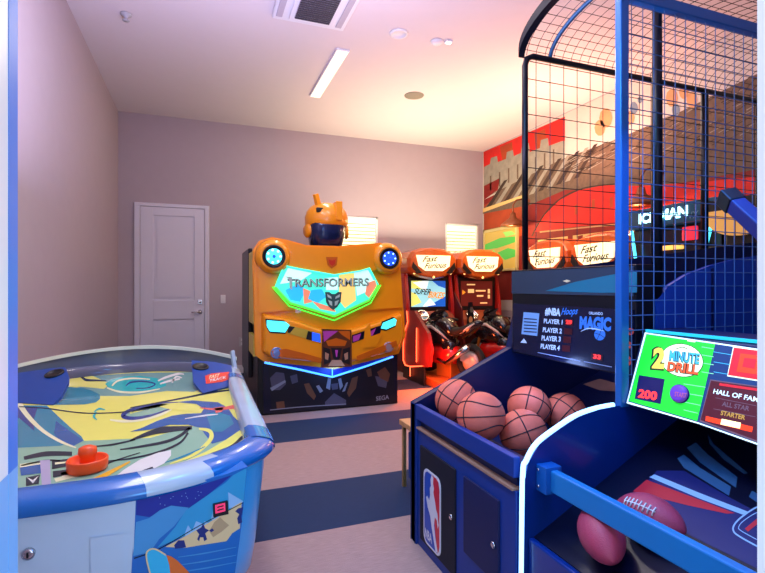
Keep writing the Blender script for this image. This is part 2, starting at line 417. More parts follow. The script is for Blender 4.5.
barn_lamp(3.98, 2.18, 'brown barn wall lamp above the ice sign cabinet')

# green lit picture in the corner
PG = plane((XR-0.035, 7, 2), (-1,0,0))
t = thing('wall_picture', (XR, 7.02, 1.95), 'green and yellow lit picture in pale frame in the far right corner', 'picture')
MB().box((XR-0.035,6.56,1.58),(XR,7.5,2.28), glow('picture_backlight',(190,160,70),0.35)).build('panel', t)
fm = MB(); M_frm = mat('pale_gold_frame', (205,190,130), 0.4)
for lo, hi in (((6.54,2.25),(7.52,2.30)),((6.54,1.56),(7.52,1.60)),((6.54,1.56),(6.58,2.30)),((7.48,1.56),(7.52,2.30))): fm.box((XR-0.05,lo[0],lo[1]),(XR,hi[0],hi[1]), M_frm)
fm.build('frame', t, bevel=0.005)
gm = MB(); G1 = glow('picture_green',(60,170,60),0.5); G2 = glow('picture_pale_green',(130,200,90),0.5)
gm.gfx([(484,245),(500,238),(517,236),(516,242),(498,248),(485,250)], PG, 0.002, G1)
gm.gfx([(497,253),(508,248),(517,250),(517,256),(505,260)], PG, 0.002, G1)
gm.gfx([(486,255),(494,250),(500,258),(490,262)], PG, 0.0025, G2); gm.gfx([(503,232),(512,231),(516,234),(506,237)], PG, 0.0025, G2)
gm.build('artwork', t)
# ------------------------------------------------------------------ air hockey table
CX, HW, YN, YFAR = -0.395, 0.63, 1.366, 3.60
def outline(inset, n=26, near_in=None):
    hw = HW - inset; pts = []
    for end in (0, 1):
        for i in range(n + 1):
            tt = -1 + 2 * i / n
            tt = math.copysign(1 - (1 - abs(tt)) ** 1.5, tt)
            cr = max(0.0, abs(tt) - 0.93) / 0.07
            dy = 0.262 * abs(tt) ** 3.2 + 0.03 * cr ** 2
            if end == 0: pts.append((CX + hw * tt, YN + inset + dy * hw / HW))
            else: pts.append((CX - hw * tt, YFAR - inset - (0.38 * abs(tt) ** 2.2 + 0.03 * cr ** 2) * hw / HW))
    return pts
def ring(inset, z): return [Vector((x, y, z)) for x, y in outline(inset)]
tb = thing('air_hockey_table', (CX, 2.48, 0), 'blue and white air hockey table with bright swirling wave artwork', 'air hockey table')
A_blue = mat('rail_blue', (12,104,184), 0.22, coat=0.4); A_lav = mat('rail_frosted_white', (176,196,214), 0.22, coat=0.3)
A_pale = mat('body_pale_blue', (60,182,250), 0.28, coat=0.3); A_white = mat('service_door_white', (196,214,232), 0.4)
A_dbl = mat('table_dark_blue', (6,66,150), 0.35); A_smoke = mat('smoked_guard', (92,96,120), 0.12, coat=0.4)
# rail: ring swept around the outline, its colour changing by stretches
prof = [(0.028,0.750),(0.004,0.754),(0.0,0.760),(0.003,0.778),(0.016,0.791),(0.045,0.801),(0.072,0.804),(0.086,0.796),(0.090,0.742)]
rl = MB(); R = [ring(a, z) for a, z in prof]; n = len(R[0])
for i in range(len(R)-1):
    for k in range(n):
        k2 = (k+1) % n; c = (R[i][k] + R[i][k2]) / 2
        near = c.y < 1.75; m = A_blue
        if near and -0.13 < c.x < 0.045 and i > 1: m = A_lav
        if near and c.x < -0.66 and i > 2: m = A_lav
        if not near and c.y < 3.20: m = A_lav
        if c.y > 3.20: m = A_lav if i < 6 else A_smoke
        rl.add([R[i][k], R[i][k2], R[i+1][k2], R[i+1][k]], [(0,1,2,3)], m, True)
# long side stretches need cuts for the colour bands
for xs in (1, -1):
    for a, b, m in ((1.66,1.80,A_blue),(2.80,2.93,A_blue)):
        x0 = CX + xs*(HW-0.003); x1 = CX + xs*(HW-0.092)
        for lo, hi, z in ((min(x0,x1),max(x0,x1),0),):
            pass
        q = [(CX+xs*(HW-a_), z) for a_, z in prof]
        rl.loft([[Vector((x+xs*0.0015*(1 if i<5 else -1), yy, z+0.0015)) for i,(x, z) in enumerate(q)] for yy in (a, b)], m, closed=False, caps=False)
rl.build('rail', tb, weld=True)
bd = MB()
rings = [ring(0.028, 0.752), ring(0.045, 0.6), ring(0.06, 0.45), ring(0.075, 0.36), ring(0.11, 0.31), ring(0.19, 0.285), ring(0.21, 0.0)]
for i in range(len(rings)-1):
    for k in range(n):
        k2 = (k+1) % n
        bd.add([rings[i][k], rings[i+1][k], rings[i+1][k2], rings[i][k2]], [(0,1,2,3)], A_pale if i < 5 else A_dbl, True)
bd.build('body', tb, weld=True)
# play surface and its artwork
ZP = 0.745
PT = plane((0,2,ZP), (0,0,1))
pf = MB(); pf_pts = [Vector((x,y,ZP)) for x, y in outline(0.085)]
P_y = mat('art_lemon', (244,242,112), 0.22, coat=0.3); P_gg = mat('art_sage', (146,192,160), 0.22, coat=0.3); P_b = mat('art_blue', (10,92,160), 0.22, coat=0.3)
P_db = mat('art_deep_blue', (12,58,140), 0.22, coat=0.3); P_t = mat('art_teal', (20,136,164), 0.22, coat=0.3); P_lt = mat('art_turquoise', (30,188,186), 0.22, coat=0.3)
P_k = mat('art_ink', (8,34,52), 0.25); P_w = mat('art_white', (228,228,220), 0.22); P_o = mat('art_amber', (236,180,50), 0.22)
P_c = mat('art_cream', (240,240,190), 0.22); P_gt = mat('art_grey_teal', (120,168,160), 0.22, coat=0.3); P_r = mat('art_coral', (235,105,90), 0.25); P_lav = mat('art_lavender', (178,170,196), 0.25)
pf.add(pf_pts + [p - Vector((0,0,0.06)) for p in pf_pts], [tuple(range(n))], P_y)
def g(pts, m, l): pf.gfx(pts, PT, l, m)
def k_(pts, w, m, l): pf.stroke(pts, [q*1.35 for q in w] if isinstance(w, list) else w*1.2, PT, l, m)
g([(-120,432),(17,446),(83,441),(150,438),(185,428),(232,420),(241,424),(243,442),(225,449),(190,466),(146,476),(81,489.5),(18,494),(-120,496)], P_gg, .0004)
g([(62,378),(134,373),(200,372),(225,378),(232,390),(200,392),(167,391),(130,396),(100,396),(80,388)], P_gt, .0004)
g([(66,371),(78,371),(95,377),(110,384),(104,389),(84,387),(67,386)], P_y, .0006)
g([(68,387),(83,388),(93,391),(100,395),(100,399),(96,402.5),(84,404.6),(54,405),(58,396)], P_t, .0007)
g([(19,405.5),(46.6,405.5),(60,418),(72,429),(81.5,436.6),(84,441),(60,446),(17,448),(-140,440),(-140,400)], P_t, .0007)
g([(19,407),(37.5,408),(34,419),(34,431),(26,424),(19,418),(-140,420),(-140,405)], P_db, .0008)
g([(56,421),(68,430),(80,438),(83,441),(74,446),(62,444),(54,434)], P_b, .0008)
g([(44,406),(56,418),(54,432),(58,445),(38,436),(34,424)], P_lt if False else P_t, .0008)
k_([(18,402),(28,416.5),(43,431),(61,442),(76,448)], [4.2,3.4,2.6,2,0.8], P_c, .0012)
g([(105,384),(112,379.5),(124,376.5),(140,376),(156,378),(166,382),(166,386),(155,390),(140,393),(122,393),(110,389.5)], P_lt, .0009)
k_([(112,386),(118,381),(132,378.5),(150,379.5)], [1,1.2,1.2,.6], P_c, .0012)
k_([(107,388),(120,392),(140,392.5),(160,389)], [1,1.4,1.4,.6], P_c, .0012)
k_([(126,386),(131,382.5),(143,381.5),(155,384),(148,388),(136,388.5)], [.8,1.2,1.2,1,.8,.5], P_db, .0012)
k_([(81,376.5),(86,380),(96,380.5),(106,381)], [1.5,2,1.4,.8], P_k, .0012)
k_([(158,381),(166,377.5),(178,374),(184,374.5)], [1,1.6,1.6,.8], P_w, .0012); k_([(160,384),(170,381),(180,379)], [1,1.6,1], P_w, .0012)
k_([(172,383),(176,377),(182,378)], [1,1.2,.8], P_w, .0012)
k_([(19,407),(45,408.4),(83,413.2),(120,412.5),(149,409)], .9, P_k, .0014)
k_([(110,420),(123,421.5),(140,420),(160,415),(172,409)], [1,2,2.2,2,1], P_c, .0010)
k_([(96,412),(94,417),(97,420)], [1.5,2,.6], P_lt, .0012); k_([(94,412),(99,409),(105,410)], [.6,1.5,.6], P_lt, .0012)
g([(122,416),(127,411.5),(140,407.5),(159,404),(176,404.5),(172,409),(160,414),(146,416.6),(130,418.6)], P_gg, .0010)
k_([(170,409),(150,416),(132,418.6),(123,416),(129,411),(142,406.8),(160,403.4),(178,402.5)], [.6,1.6,2.6,3.2,2.4,1.6,1.2,.5], P_db, .0012)
g([(130,432),(142,428),(157.5,421),(172,416),(186,414),(201,413.4),(204,409),(196,404),(176,402.4),(192,400.6),(218,402.5),(228,408),(233,416),(241,424),(241,432),(226,440),(212,444),(206,436),(200,428),(188,425),(170,425),(150,430)], P_b, .0011)
g([(130,408),(150,404),(174,398),(200,390),(232,386.5),(233,392),(205,399),(185,402.5),(150,409),(130,414)], P_y, .0010)
k_([(130,408),(158,403),(185,398),(210,393),(232,390)], [.6,1,1.3,1.6,1], P_k, .0014)
g([(159,407),(170,404),(182,403.6),(194,407),(201,413.2),(190,411.5),(172,410)], P_y, .0013)
k_([(185,419),(203,416),(218,414.5)], [.5,1.2,.5], P_w, .0013)
k_([(200,408),(216,409.5),(234,407)], [.6,1.6,3], P_r, .0014); g([(214,408),(224,406.8),(222,412),(216,413.5)], P_r, .0014)
g([(206,414),(218,412),(230,416),(234,424),(222,432),(212,432)], P_t, .0012)
k_([(199,429),(209,431),(211.5,437),(206,445),(192,456),(170,464)], [1.4,2.8,3.2,2.8,2,.6], P_y, .0014)
g([(240,430.5),(243.4,438),(232,448),(212,455),(190,465),(160,474),(148,476),(154,469),(186,461),(206,452),(226,440)], P_y, .0013)
k_([(188,466),(204,458),(216,453),(232,447),(243,437)], [.8,2.4,1.8,2.6,2.4], P_k, .0016)
k_([(130,441),(148,434),(165,430),(192,428)], [1,3.2,4.8,2.4], P_k, .0014)
k_([(120,450),(140,447),(166,442),(180,436),(190,428)], [.8,1.6,2.2,2.2,2], P_k, .0014)
k_([(100,462),(130,459),(160,452),(180,443),(188,433)], [.6,1.2,1.6,1.6,1.4], P_k, .0014)
k_([(90,447),(112,445),(135,440)], [.6,1.4,1], P_k, .0014); k_([(96,468),(118,460),(140,453)], [1.4,1,.5], P_k, .0014)
k_([(165,463),(185,456),(205,447)], [.5,1.4,.6], P_t, .0015)
g([(112,480),(124,470),(140,460),(158,453),(171,450.5),(171,456),(164,464),(150,471),(134,478),(120,482)], P_w, .0015)
k_([(118,481),(132,478),(146,472),(153,468)], [2.5,4.2,3.6,1.5], P_k, .0016)
k_([(80,490),(94,482),(108,474),(130,462)], [6.5,5,3.2,1], P_o, .0014)
k_([(24,458.5),(46,454.2),(72,454)], [2.4,3.6,3], P_k, .0014); k_([(21,466),(46,461),(60,461)], [1,1.4,1], P_k, .0014)
g([(20,468),(41,464.5),(41,473.5),(21,476)], P_b, .0014); g([(20,464.5),(41,461.5),(41,464.5),(20,468)], P_c, .0014)
g([(40,461),(50,460),(51,485),(42,487)], P_lav, .0015); g([(26,478),(40,475),(39,484),(26,486.5)], P_k, .0014); g([(27,478),(33,480.5),(39,476),(33,484)], P_w, .0016)
g([(52,461),(71,459),(71,466),(52,469.5)], P_k, .0014); g([(55,463),(70,461.5),(70,463),(55,465)], P_c, .0016)
g([(53,471.5),(68,470),(68,475),(53,478)], P_k, .0014); g([(54,479),(88,470),(90,474),(56,482.5)], P_c, .0015); g([(60,473),(84,468.5),(86,471),(62,477)], P_w, .0014)
pf.build('playfield', tb)
# far corner plates rising from the play surface to the rail, with round speakers
def tri_plane(a, b, c):
    P3 = [hit(x, y, plane((0,0,z),(0,0,1))) for x, y, z in (a, b, c)]
    return plane(P3[0], (P3[1]-P3[0]).cross(P3[2]-P3[0]))
PC1 = tri_plane((53,404.5,.749),(18,402.5,.749),(60,367,.862)); PC = tri_plane((203,393,.749),(240,385,.757),(205,361,.856))
for P_, pts in ((PC1, ((-40,376),(18,373),(50,368.5),(65,367.5),(68.5,376),(68,383),(61,396),(53,404.5),(18,402.5),(-44,401))), (PC, ((192,360.5),(214,362),(231,365.5),(234,384.5),(203,393),(194,382)))):
    MB().prism([hit(x,y,P_) for x,y in pts], -P_[1], 0.014, A_dbl).build('corner_plate', tb, bevel=0.002)
lm = MB(); lm.gfx([(205,376),(212,373.5),(229,372),(230.5,379),(222,382),(206,384)], PC, 0.0012, mat('label_red',(225,60,40),0.4))
lm.ptext('FAST', (209,379.2), (219,377.2), (210,375.6), PC, P_c, 0.002, 0.01); lm.ptext('TRACK', (209,382.6), (226,378.6), (209.6,379.8), PC, P_w, 0.002, 0.01)
lm.build('sticker', tb)
for x, y, P_ in ((54.5,374,PC1),(200.5,367,PC)):
    MB().lathe([(0.046,0),(0.045,0.007),(0.036,0.008),(0.034,0.003),(0.001,0.004)], M_black, hit(x,y,P_), P_[1], 26).build('speaker', tb)
# pale guard arch over the far end and its stub post
arc = outline(0.02)[27:]
ga = MB(); rr = []
for x, y in arc:
    if y < 3.12: continue
    tx = (x - CX) / HW; z = 0.835 + 0.055 * (1 - tx * tx)
    rr.append([(x, y, z), (x, y-0.024, z), (x, y-0.024, z+0.02), (x, y, z+0.02)])
ga.loft([[Vector(p) for p in q] for q in rr], mat('guard_edge_white', (225,232,222), 0.3), smooth=False)
ga.build('guard_edge', tb)
gs = MB(); lo = []; hi = []
for x, y in arc:
    if y < 3.12: continue
    tx = (x - CX) / HW; z = 0.838 + 0.055 * (1 - tx * tx)
    lo.append(Vector((x, y-0.012, 0.775))); hi.append(Vector((x, y-0.012, z)))
gs.loft([lo, hi], A_smoke, closed=False, caps=False); gs.build('guard_screen', tb)
MB().bar((CX+HW-0.03, 3.15, 0.77), (CX+HW-0.045, 3.20, 0.895), 0.022, 0.03, A_lav).build('guard_post', tb, bevel=0.004)
# service door on the near end
def near_plane(xa, xb, dz=0.0):
    ya = YN+0.03+0.262*abs((xa-CX)/HW)**3.2; yb = YN+0.03+0.262*abs((xb-CX)/HW)**3.2
    a = Vector((xa, ya-0.003, 0.72)); b = Vector((xb, yb-0.003, 0.72)); c = Vector((xa, ya+0.027, 0.45))
    nn = (b-a).cross(c-a).normalized()
    return plane(a, nn)
PD = plane((-0.4, 1.388, 0.72), (0,-1,-0.09))
sd = MB(); q = [hit(x,y,PD) for x,y in ((19,518),(134,499.5),(130,600),(122,690),(19,720))]
q += [Vector((-0.62,q[4].y,q[4].z)), Vector((-0.62,q[0].y,q[0].z))]
sd.prism(q, -PD[1], 0.03, A_white); sdo = sd.build('service_door', tb, bevel=0.004)
s2 = MB().prism([hit(x,y,PD)+PD[1]*0.004 for x,y in ((92,538),(123,534),(121,680),(92,690))], -PD[1], 0.006, A_white)
s2.build('access_panel', sdo, bevel=0.003)
p = hit(29,553,PD); MB().lathe([(0.014,0),(0.014,0.008),(0.009,0.010),(0.001,0.010)], M_chrome, p, PD[1], 18).box(p+Vector((-0.002,-0.013,-0.006)), p+Vector((0.002,-0.008,0.006)), M_black).build('lock', sdo)
# printed panel on the near end
a = Vector((-0.165,1.388,0.715)); b = Vector((0.125,1.468,0.715)); c = Vector((-0.165,1.414,0.40))
PA = plane(a, (b-a).cross(c-a))
ap = MB(); Bl = mat('print_sea_blue',(16,108,190),0.3); 
ap.prism([hit(x,y,PA) for x,y in ((136,498),(190,484),(225,474.5),(247.5,466.5),(241,530),(235,573),(226,650),(124,690))], -PA[1], 0.06, Bl)
def h(pts, m, l): ap.gfx(pts, PA, l, m)
ND = mat('print_night_blue',(20,44,150),0.3); CL = mat('print_cloud',(70,152,208),0.3); TB = mat('print_sky',(46,158,208),0.3); SH = mat('print_shard',(150,196,236),0.3)
SA = mat('print_sand',(236,206,152),0.35); SA2 = mat('print_sand_shade',(196,164,122),0.35); NV = mat('print_navy',(14,44,120),0.3)
h([(136.5,500),(200,485),(232,475),(205,497),(186.7,509.4),(173,505.5),(149.4,517),(136,515)], ND, .0006)
h([(136,522),(149,518),(160,510),(171,505.5),(188.6,507.5),(174,526),(159,539),(150,552),(133,556)], CL, .0008)
h([(186,510),(226,482),(233,475),(246.6,468),(243.5,501.6),(206,527),(167,543),(157,547.6),(175,527)], TB, .0010)
h([(204,521),(214,525),(206,530)], SH, .0012); h([(228,492),(243,501),(240,505),(229,508)], SH, .0012); h([(184.7,533),(188,525),(192,531),(196,521),(204,524),(206,528),(186,538)], SH, .0012); h([(211,519),(214,506),(224,518),(214,522)], SH, .0012)
h([(165,546.7),(186.7,535),(218,517),(234,506),(241.6,501.6),(239.6,529),(226,541),(200,545),(184.7,547.6)], SA, .0014)
h([(209,531),(214,522),(220,517),(224,521),(229,525),(222,531),(213,537)], SA2, .0016)
ap.stroke([(134,558),(159,548.6),(200,525),(243,502.5)], [1.2,1,.8,.8], PA, .0018, P_k)
h([(196,530),(201,527),(203,523),(205,528),(209,530),(205,533),(207,539),(204,541),(203,537),(200,537),(199,541),(197,539),(199,534)], NV, .0018)
h([(235,511),(238,508),(243,507),(242,512),(241,517),(242,522),(238,524),(237,518),(239,514)], NV, .0018)
h([(174,545),(178,540),(184,540),(186,547),(175,548.5)], NV, .0018); h([(227,540),(232,533),(239.6,528),(238,545),(226,546)], Bl, .0018); h([(209,530),(212,528),(214,530),(211,532)], NV, .0019)
for y in (553,561,568): ap.stroke([(178,y+4),(205,y),(236,y-6)], [.6,1.4,.6], PA, .0010, CL)
for i in range(14):
    x = 142+random.random()*60; y = 500+random.random()*9-(x-142)*.18; h([(x,y),(x+.7,y),(x+.7,y+.7),(x,y+.7)], SH, .0009)
h([(146,553),(150,549.5),(154,548.6),(160,550),(166,554.5),(170,566),(171,580),(168,600),(160,600),(152,580),(147,562)], mat('print_cyan',(48,188,230),0.3), .0020)
h([(166,554.5),(171,556),(177,560),(189,572),(198,590),(198,604),(170,604),(171,580),(169,564)], mat('print_orange',(232,112,42),0.3), .0022)
ap.stroke([(165.6,554.5),(154,548.4),(146.4,552.5),(148,566),(154,584),(162,602)], 1.6, PA, .0024, SA)
ap.build('printed_panel', tb)
cs = MB(); q = [hit(x,y,PA)+PA[1]*0.0005 for x,y in ((212.6,503.4),(227,500),(227.6,512.8),(213,516))]; cs.prism(q, PA[1], 0.008, M_black)
PA2 = (PA[0]+PA[1]*0.0085, PA[1]); cs.gfx([(215,505),(225,502.6),(225.4,511),(215.4,513.6)], PA2, .0006, mat('display_pink',(248,60,110),0.4,emit=.5))
for yy in (506.5, 509.6): cs.gfx([(217,yy),(223.6,yy-1.7),(223.6,yy-.3),(217,yy+1.4)], PA2, .0012, M_black)
cs.build('credit_display', tb)
# mallet
mm = thing('air_hockey_mallet', (-0.318, 1.69, ZP+.002), 'orange mallet resting on the air hockey playfield', 'mallet')
M_or = mat('orange_plastic', (255,84,22), 0.35, emit=0.0)
MB().lathe([(0.001,0.0),(0.05,0.0),(0.054,0.004),(0.056,0.032),(0.053,0.036),(0.049,0.032),(0.046,0.014),(0.02,0.012)], M_or, (-0.318,1.69,ZP+.002), seg=32).build('base', mm)
MB().lathe([(0.022,0.010),(0.021,0.040),(0.026,0.052),(0.024,0.066),(0.012,0.072),(0.001,0.073)], M_or, (-0.318,1.69,ZP+.002), seg=24).build('grip', mm)

# ------------------------------------------------------------------ orange robot themed cabinet
rc = thing('robot_shooter_cabinet', (1.28, 5.5, 0), 'big orange robot themed arcade cabinet with hexagonal glowing window', 'arcade cabinet')
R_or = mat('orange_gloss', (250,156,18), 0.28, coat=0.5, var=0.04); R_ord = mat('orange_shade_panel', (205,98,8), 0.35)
YS = 4.90
PS = plane((1.28, YS, 1), (0,-1,0))
def flat(pts, y): 
    return [Vector((p.x, y, p.z)) for p in (hit(a, b, PS) for a, b in pts)]
shell = [(262,243.5),(272,240.5),(286,243),(306,248.5),(338,249.5),(368,247),(380,246),(391,248.5),(397,256),(398,275),(400,303),(402.5,335),(396.5,351),(352,362),(334,366),(322,364),(265,358),(259.5,354),(258,300),(257,265),(257.5,250)]
sm = MB(); sm.prism(flat(shell, YS), (0,1,0), 0.10, R_or)
sm.build('shell', rc, bevel=0.035, seg=4)
# hood between the shoulders and lower bumper stand proud of the shell
sm = MB().prism(flat([(288,245.5),(306,250.5),(338,251.5),(368,249),(375,254),(378,262),(372,268),(357,272),(334,276.5),(312,274),(288,265),(284,256)], YS-0.05), (0,1,0), 0.08, R_or)
sm.build('hood', rc, bevel=0.03, seg=4)
b1 = MB(); up = [(261,312),(290,318),(318,328),(345,330),(372,322),(400,311),(402.5,335),(396.5,350),(352,361.5),(334,365),(322,363.5),(268,357),(261,352)]
b1.loft([flat(up, YS+0.02), [v + Vector((0,-0.10,0)) for v in flat([(p[0]+(330-p[0])*.03, p[1]+(340-p[1])*.10) for p in up], YS)]], R_or, smooth=False)
bump = b1.build('bumper', rc, bevel=0.025, seg=3)
for pts in ([(259,262),(266,268),(276,276),(272,292),(283,303),(296,308),(260.5,311)], [(398,262),(390,268),(382,276),(385,292),(371,303),(360,309),(400,306)]):
    MB().prism(flat(pts, YS-0.028), (0,1,0), 0.05, R_or).build('side_cowl', rc, bevel=0.015, seg=3)
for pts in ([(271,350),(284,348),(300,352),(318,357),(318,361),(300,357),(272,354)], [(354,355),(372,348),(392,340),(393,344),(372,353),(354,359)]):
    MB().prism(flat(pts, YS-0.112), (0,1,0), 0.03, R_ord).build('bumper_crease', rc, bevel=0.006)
MB().prism(flat([(360,346),(362,328),(366,324),(367,336),(378,334),(372,345)], YS-0.115), (0,1,0), 0.03, R_or).build('bumper_fin', rc, bevel=0.006)
# hexagon window
HEX = [(284,265.5),(300,269),(334,275),(360,271),(369,268),(378,285),(369,300),(334,316),(290,303),(275,287)]
wm = MB(); W_c = glow('window_turquoise',(70,225,195),0.9); W_b = glow('window_blue',(40,170,225),0.9); W_y = glow('window_amber',(235,200,110),0.8); W_w = glow('window_white',(190,245,235),0.95); W_r = glow('window_coral',(225,130,100),0.75)
yw = YS-0.055
PW = plane((1.28, yw, 1), (0,-1,0))
wm.prism([hit(x,y,PW) for x,y in HEX], (0,1,0), 0.06, W_c)
for pts, m, l in (([(288,268),(312,273),(300,281),(280,284)], W_w, .001), ([(285,290),(298,284),(306,290),(300,302),(290,300)], W_b, .001), ([(311,290),(322,289),(326,297),(318,303),(308,299)], W_b, .0012), ([(303,288),(310,291),(312,302),(304,304)], W_r, .0011),
    ([(312,301),(334,308),(336,312),(320,309)], W_r, .0013), ([(339,274),(354,273),(356,300),(345,308),(339,300)], W_y, .001), ([(354,272),(368,270),(374,281),(366,292),(357,296)], W_w, .001), ([(367,283),(375,280),(377,286),(369,298),(365,294)], W_r, .0012),
    ([(326,278),(338,277),(338,290),(326,290)], W_w, .0008)):
    wm.gfx(pts, PW, l, m)
wm.build('window_panel', rc)
tr = MB(); Gn = glow('green_led',(70,235,60),1.5); Gc = glow('turquoise_led',(60,235,185),1.6)
hp = [hit(x,y,PW)+Vector((0,-0.012,0)) for x,y in HEX]
tr.tube([hp[i] for i in (5,6,7,8,9)], 0.011, Gn, 8); tr.tube([hp[i] for i in (9,0,1,2,3,4,5)], 0.007, Gc, 8)
tr.build('led_frame', rc)
tr = MB().tube([hit(x,y,PW)+Vector((0,-0.006,0)) for x,y in ((380.5,285),(370.5,303),(334,320.5),(289,306),(272.5,287))], 0.006, Gn, 8)
tr.build('outer_led_strip', rc)
lt = MB(); L_d = mat('logo_steel_dark',(58,92,94),0.35); L_s = mat('logo_steel',(186,212,204),0.35)
for m, dx, l in ((L_d, 0, .004), (L_s, -0.5, .008)):
    lt.ptext('TRANSFORMERS', (287.5+dx,287.6+dx), (369+dx,286.2+dx), (287.5+dx,279+dx), PW, m, l, 0.035 if m is L_d else 0.0)
lt.gfx([(285,276.5),(292,277),(292,290),(289.5,288),(289,279)], PW, .0085, L_s)
lt.build('lettering', rc)
em = MB(); em.prism([hit(x,y,PW) for x,y in ((325,292),(329,292),(332,294),(335,294),(338,292),(341.5,292),(340.5,302),(337,307),(333,310),(329,307),(326,302))], (0,-1,0), 0.006, L_d)
for pts in ([(327,294),(331,296.5),(331.5,299),(327.6,297)], [(340,294),(335.5,296.5),(335,299),(339.4,297)], [(328,300),(332,301.5),(332,306),(329.6,304.6)], [(338.8,300),(334.6,301.5),(334.6,306),(337,304.6)]):
    em.gfx(pts, PW, .007, L_s)
em.build('window_emblem', rc)
PH = plane((1.28, YS-0.051, 1), (0,-1,0))
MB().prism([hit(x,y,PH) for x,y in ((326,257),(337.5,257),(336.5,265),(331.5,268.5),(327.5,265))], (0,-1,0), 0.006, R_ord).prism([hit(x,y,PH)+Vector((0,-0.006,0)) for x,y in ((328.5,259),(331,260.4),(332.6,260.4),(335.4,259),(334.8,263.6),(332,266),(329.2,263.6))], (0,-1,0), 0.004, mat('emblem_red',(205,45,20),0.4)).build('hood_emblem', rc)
# shoulder lamps
Bcy = glow('cyan_lamp',(70,225,245),1.6); Bbl = glow('blue_lamp',(30,80,235),1.2); Bwh = glow('white_dot_lamp',(180,240,255),2.0)
for (x, y), ml, big in (((272.5,257),Bcy,1),((386,259),Bbl,0)):
    c0 = hit(x,y,PS); c0.y = YS - 0.01
    ob = MB().lathe([(0.175,0.0),(0.165,-0.05),(0.135,-0.085),(0.112,-0.095),(0.108,-0.085)], R_or, c0, (0,1,0), 36).build('shoulder_dome', rc)
    lp = MB().lathe([(0.112,-0.093),(0.106,-0.105),(0.096,-0.098)], M_dark, c0, (0,1,0), 32)
    lp.lathe([(0.098,-0.092),(0.07,-0.100),(0.04,-0.103),(0.001,-0.104)], ml, c0, (0,1,0), 32)
    for k in range(7):
        a = 2*PI*k/7; lp.sphere(c0+Vector((0.062*math.cos(a),-0.103,0.062*math.sin(a))), 0.013 if big else 0.009, Bwh, 10, 6)
    lp.sphere(c0+Vector((0,-0.105,0)), 0.018, Bbl, 10, 6)
    lp.build('shoulder_lamp', ob)
# headlight strip and grille on the bumper
PB = plane((1.28, YS-0.101, 1), (0,-1,0))
M_gold = mat('strip_gold',(220,190,70),0.3,0.3); M_purple = glow('strip_violet',(150,50,140),0.35); M_copper = mat('grille_copper',(110,58,34),0.4,0.4)
for pts, m in (([(267,320.5),(285,322),(289,325),(285,332),(270,331),(267,326)], Bcy), ([(383,323),(394,318.5),(396,320),(395,325),(386,329),(381,328)], Bcy)):
    e = MB().prism([hit(x,y,PB)+Vector((0,0.03,0)) for x,y in [( (p[0]-1.2 if p[0]<330 else p[0]-1), p[1]-1.2) if p[1]<324.9 else (p[0],p[1]+1.4) for p in pts]], (0,-1,0), 0.032, M_dark)
    hl = e.build('headlight', rc, bevel=0.004)
    MB().prism([hit(x,y,PB)+Vector((0,0.01,0)) for x,y in pts], (0,-1,0), 0.018, m).build('lens', hl, bevel=0.003)
st = MB(); st.prism([hit(x,y,PB)+Vector((0,0.02,0)) for x,y in ((288,325),(320,333),(321,343),(287,333))], (0,-1,0), 0.024, M_gold)
PB2 = plane((1.28, YS-0.106, 1), (0,-1,0))
st.gfx([(288,326),(295,327),(290,333),(287.5,332.5)], PB2, .001, M_black); st.gfx([(312,332),(320,334),(320.5,342.5),(312,340.5)], PB2, .001, Bbl); st.gfx([(308,331),(312,332),(312,340.5),(306,339)], PB2, .0012, M_black)
st.build('headlight_strip', rc)
st = MB().prism([hit(x,y,PB)+Vector((0,0.02,0)) for x,y in ((352,335),(382,325),(380,333),(352,343))], (0,-1,0), 0.024, M_inkblue)
st.gfx([(353,336),(361,333.5),(359,340),(353,342)], PB2, .001, M_purple); st.gfx([(366,334),(376,328),(373,335),(368,337)], PB2, .001, M_purple)
st.build('headlight_strip', rc)
gr = MB().prism([hit(x,y,PB)+Vector((0,0.03,0)) for x,y in ((322,329),(351,330),(351.5,366.5),(321.5,367.5))], (0,-1,0), 0.045, M_copper)
PG2 = plane((1.28, YS-0.116, 1), (0,-1,0)); Kb = mat('grille_ink',(22,14,20),0.4); Kp = mat('grille_pale',(180,130,100),0.4)
for pts, m, l in (([(323,331),(338,331),(330,337),(324,342)], M_purple, .001), ([(338,331),(350,331),(350,340),(342,335)], R_ord, .001), ([(326,341),(336,338),(347,341),(345,346),(328,346)], R_ord, .0012),
    ([(323,347),(330,349),(331,362),(324,365)], Kb, .001), ([(350,347),(343,349),(342,362),(350,365)], Kb, .001), ([(331,348),(342,348),(340,358),(337,362),(333,358)], Kb, .001), ([(325,352),(329,354),(328,360),(325,359)], Kp, .0014), ([(348,352),(344,354),(345,360),(348,359)], Kp, .0014),
    ([(332,360),(341,360),(345,366),(328,366)], Kp, .0012), ([(335,350),(338,350),(337,357),(336,357)], M_purple, .0015)):
    gr.gfx(pts, PG2, l, m)
gr.build('grille_panel', rc)
for x, y in ((276.5,353),(388.5,347)):
    MB().lathe([(0.058,0),(0.055,0.018),(0.045,0.016),(0.03,0.02),(0.001,0.021)], mat('fog_lamp_glass',(190,160,170),0.2,0.3) if x > 300 else mat('fog_lamp_blue',(120,150,210),0.2,0.3), hit(x,y,PB)+Vector((0,0.008,0)), (0,-1,0), 26).build('fog_lamp', rc)
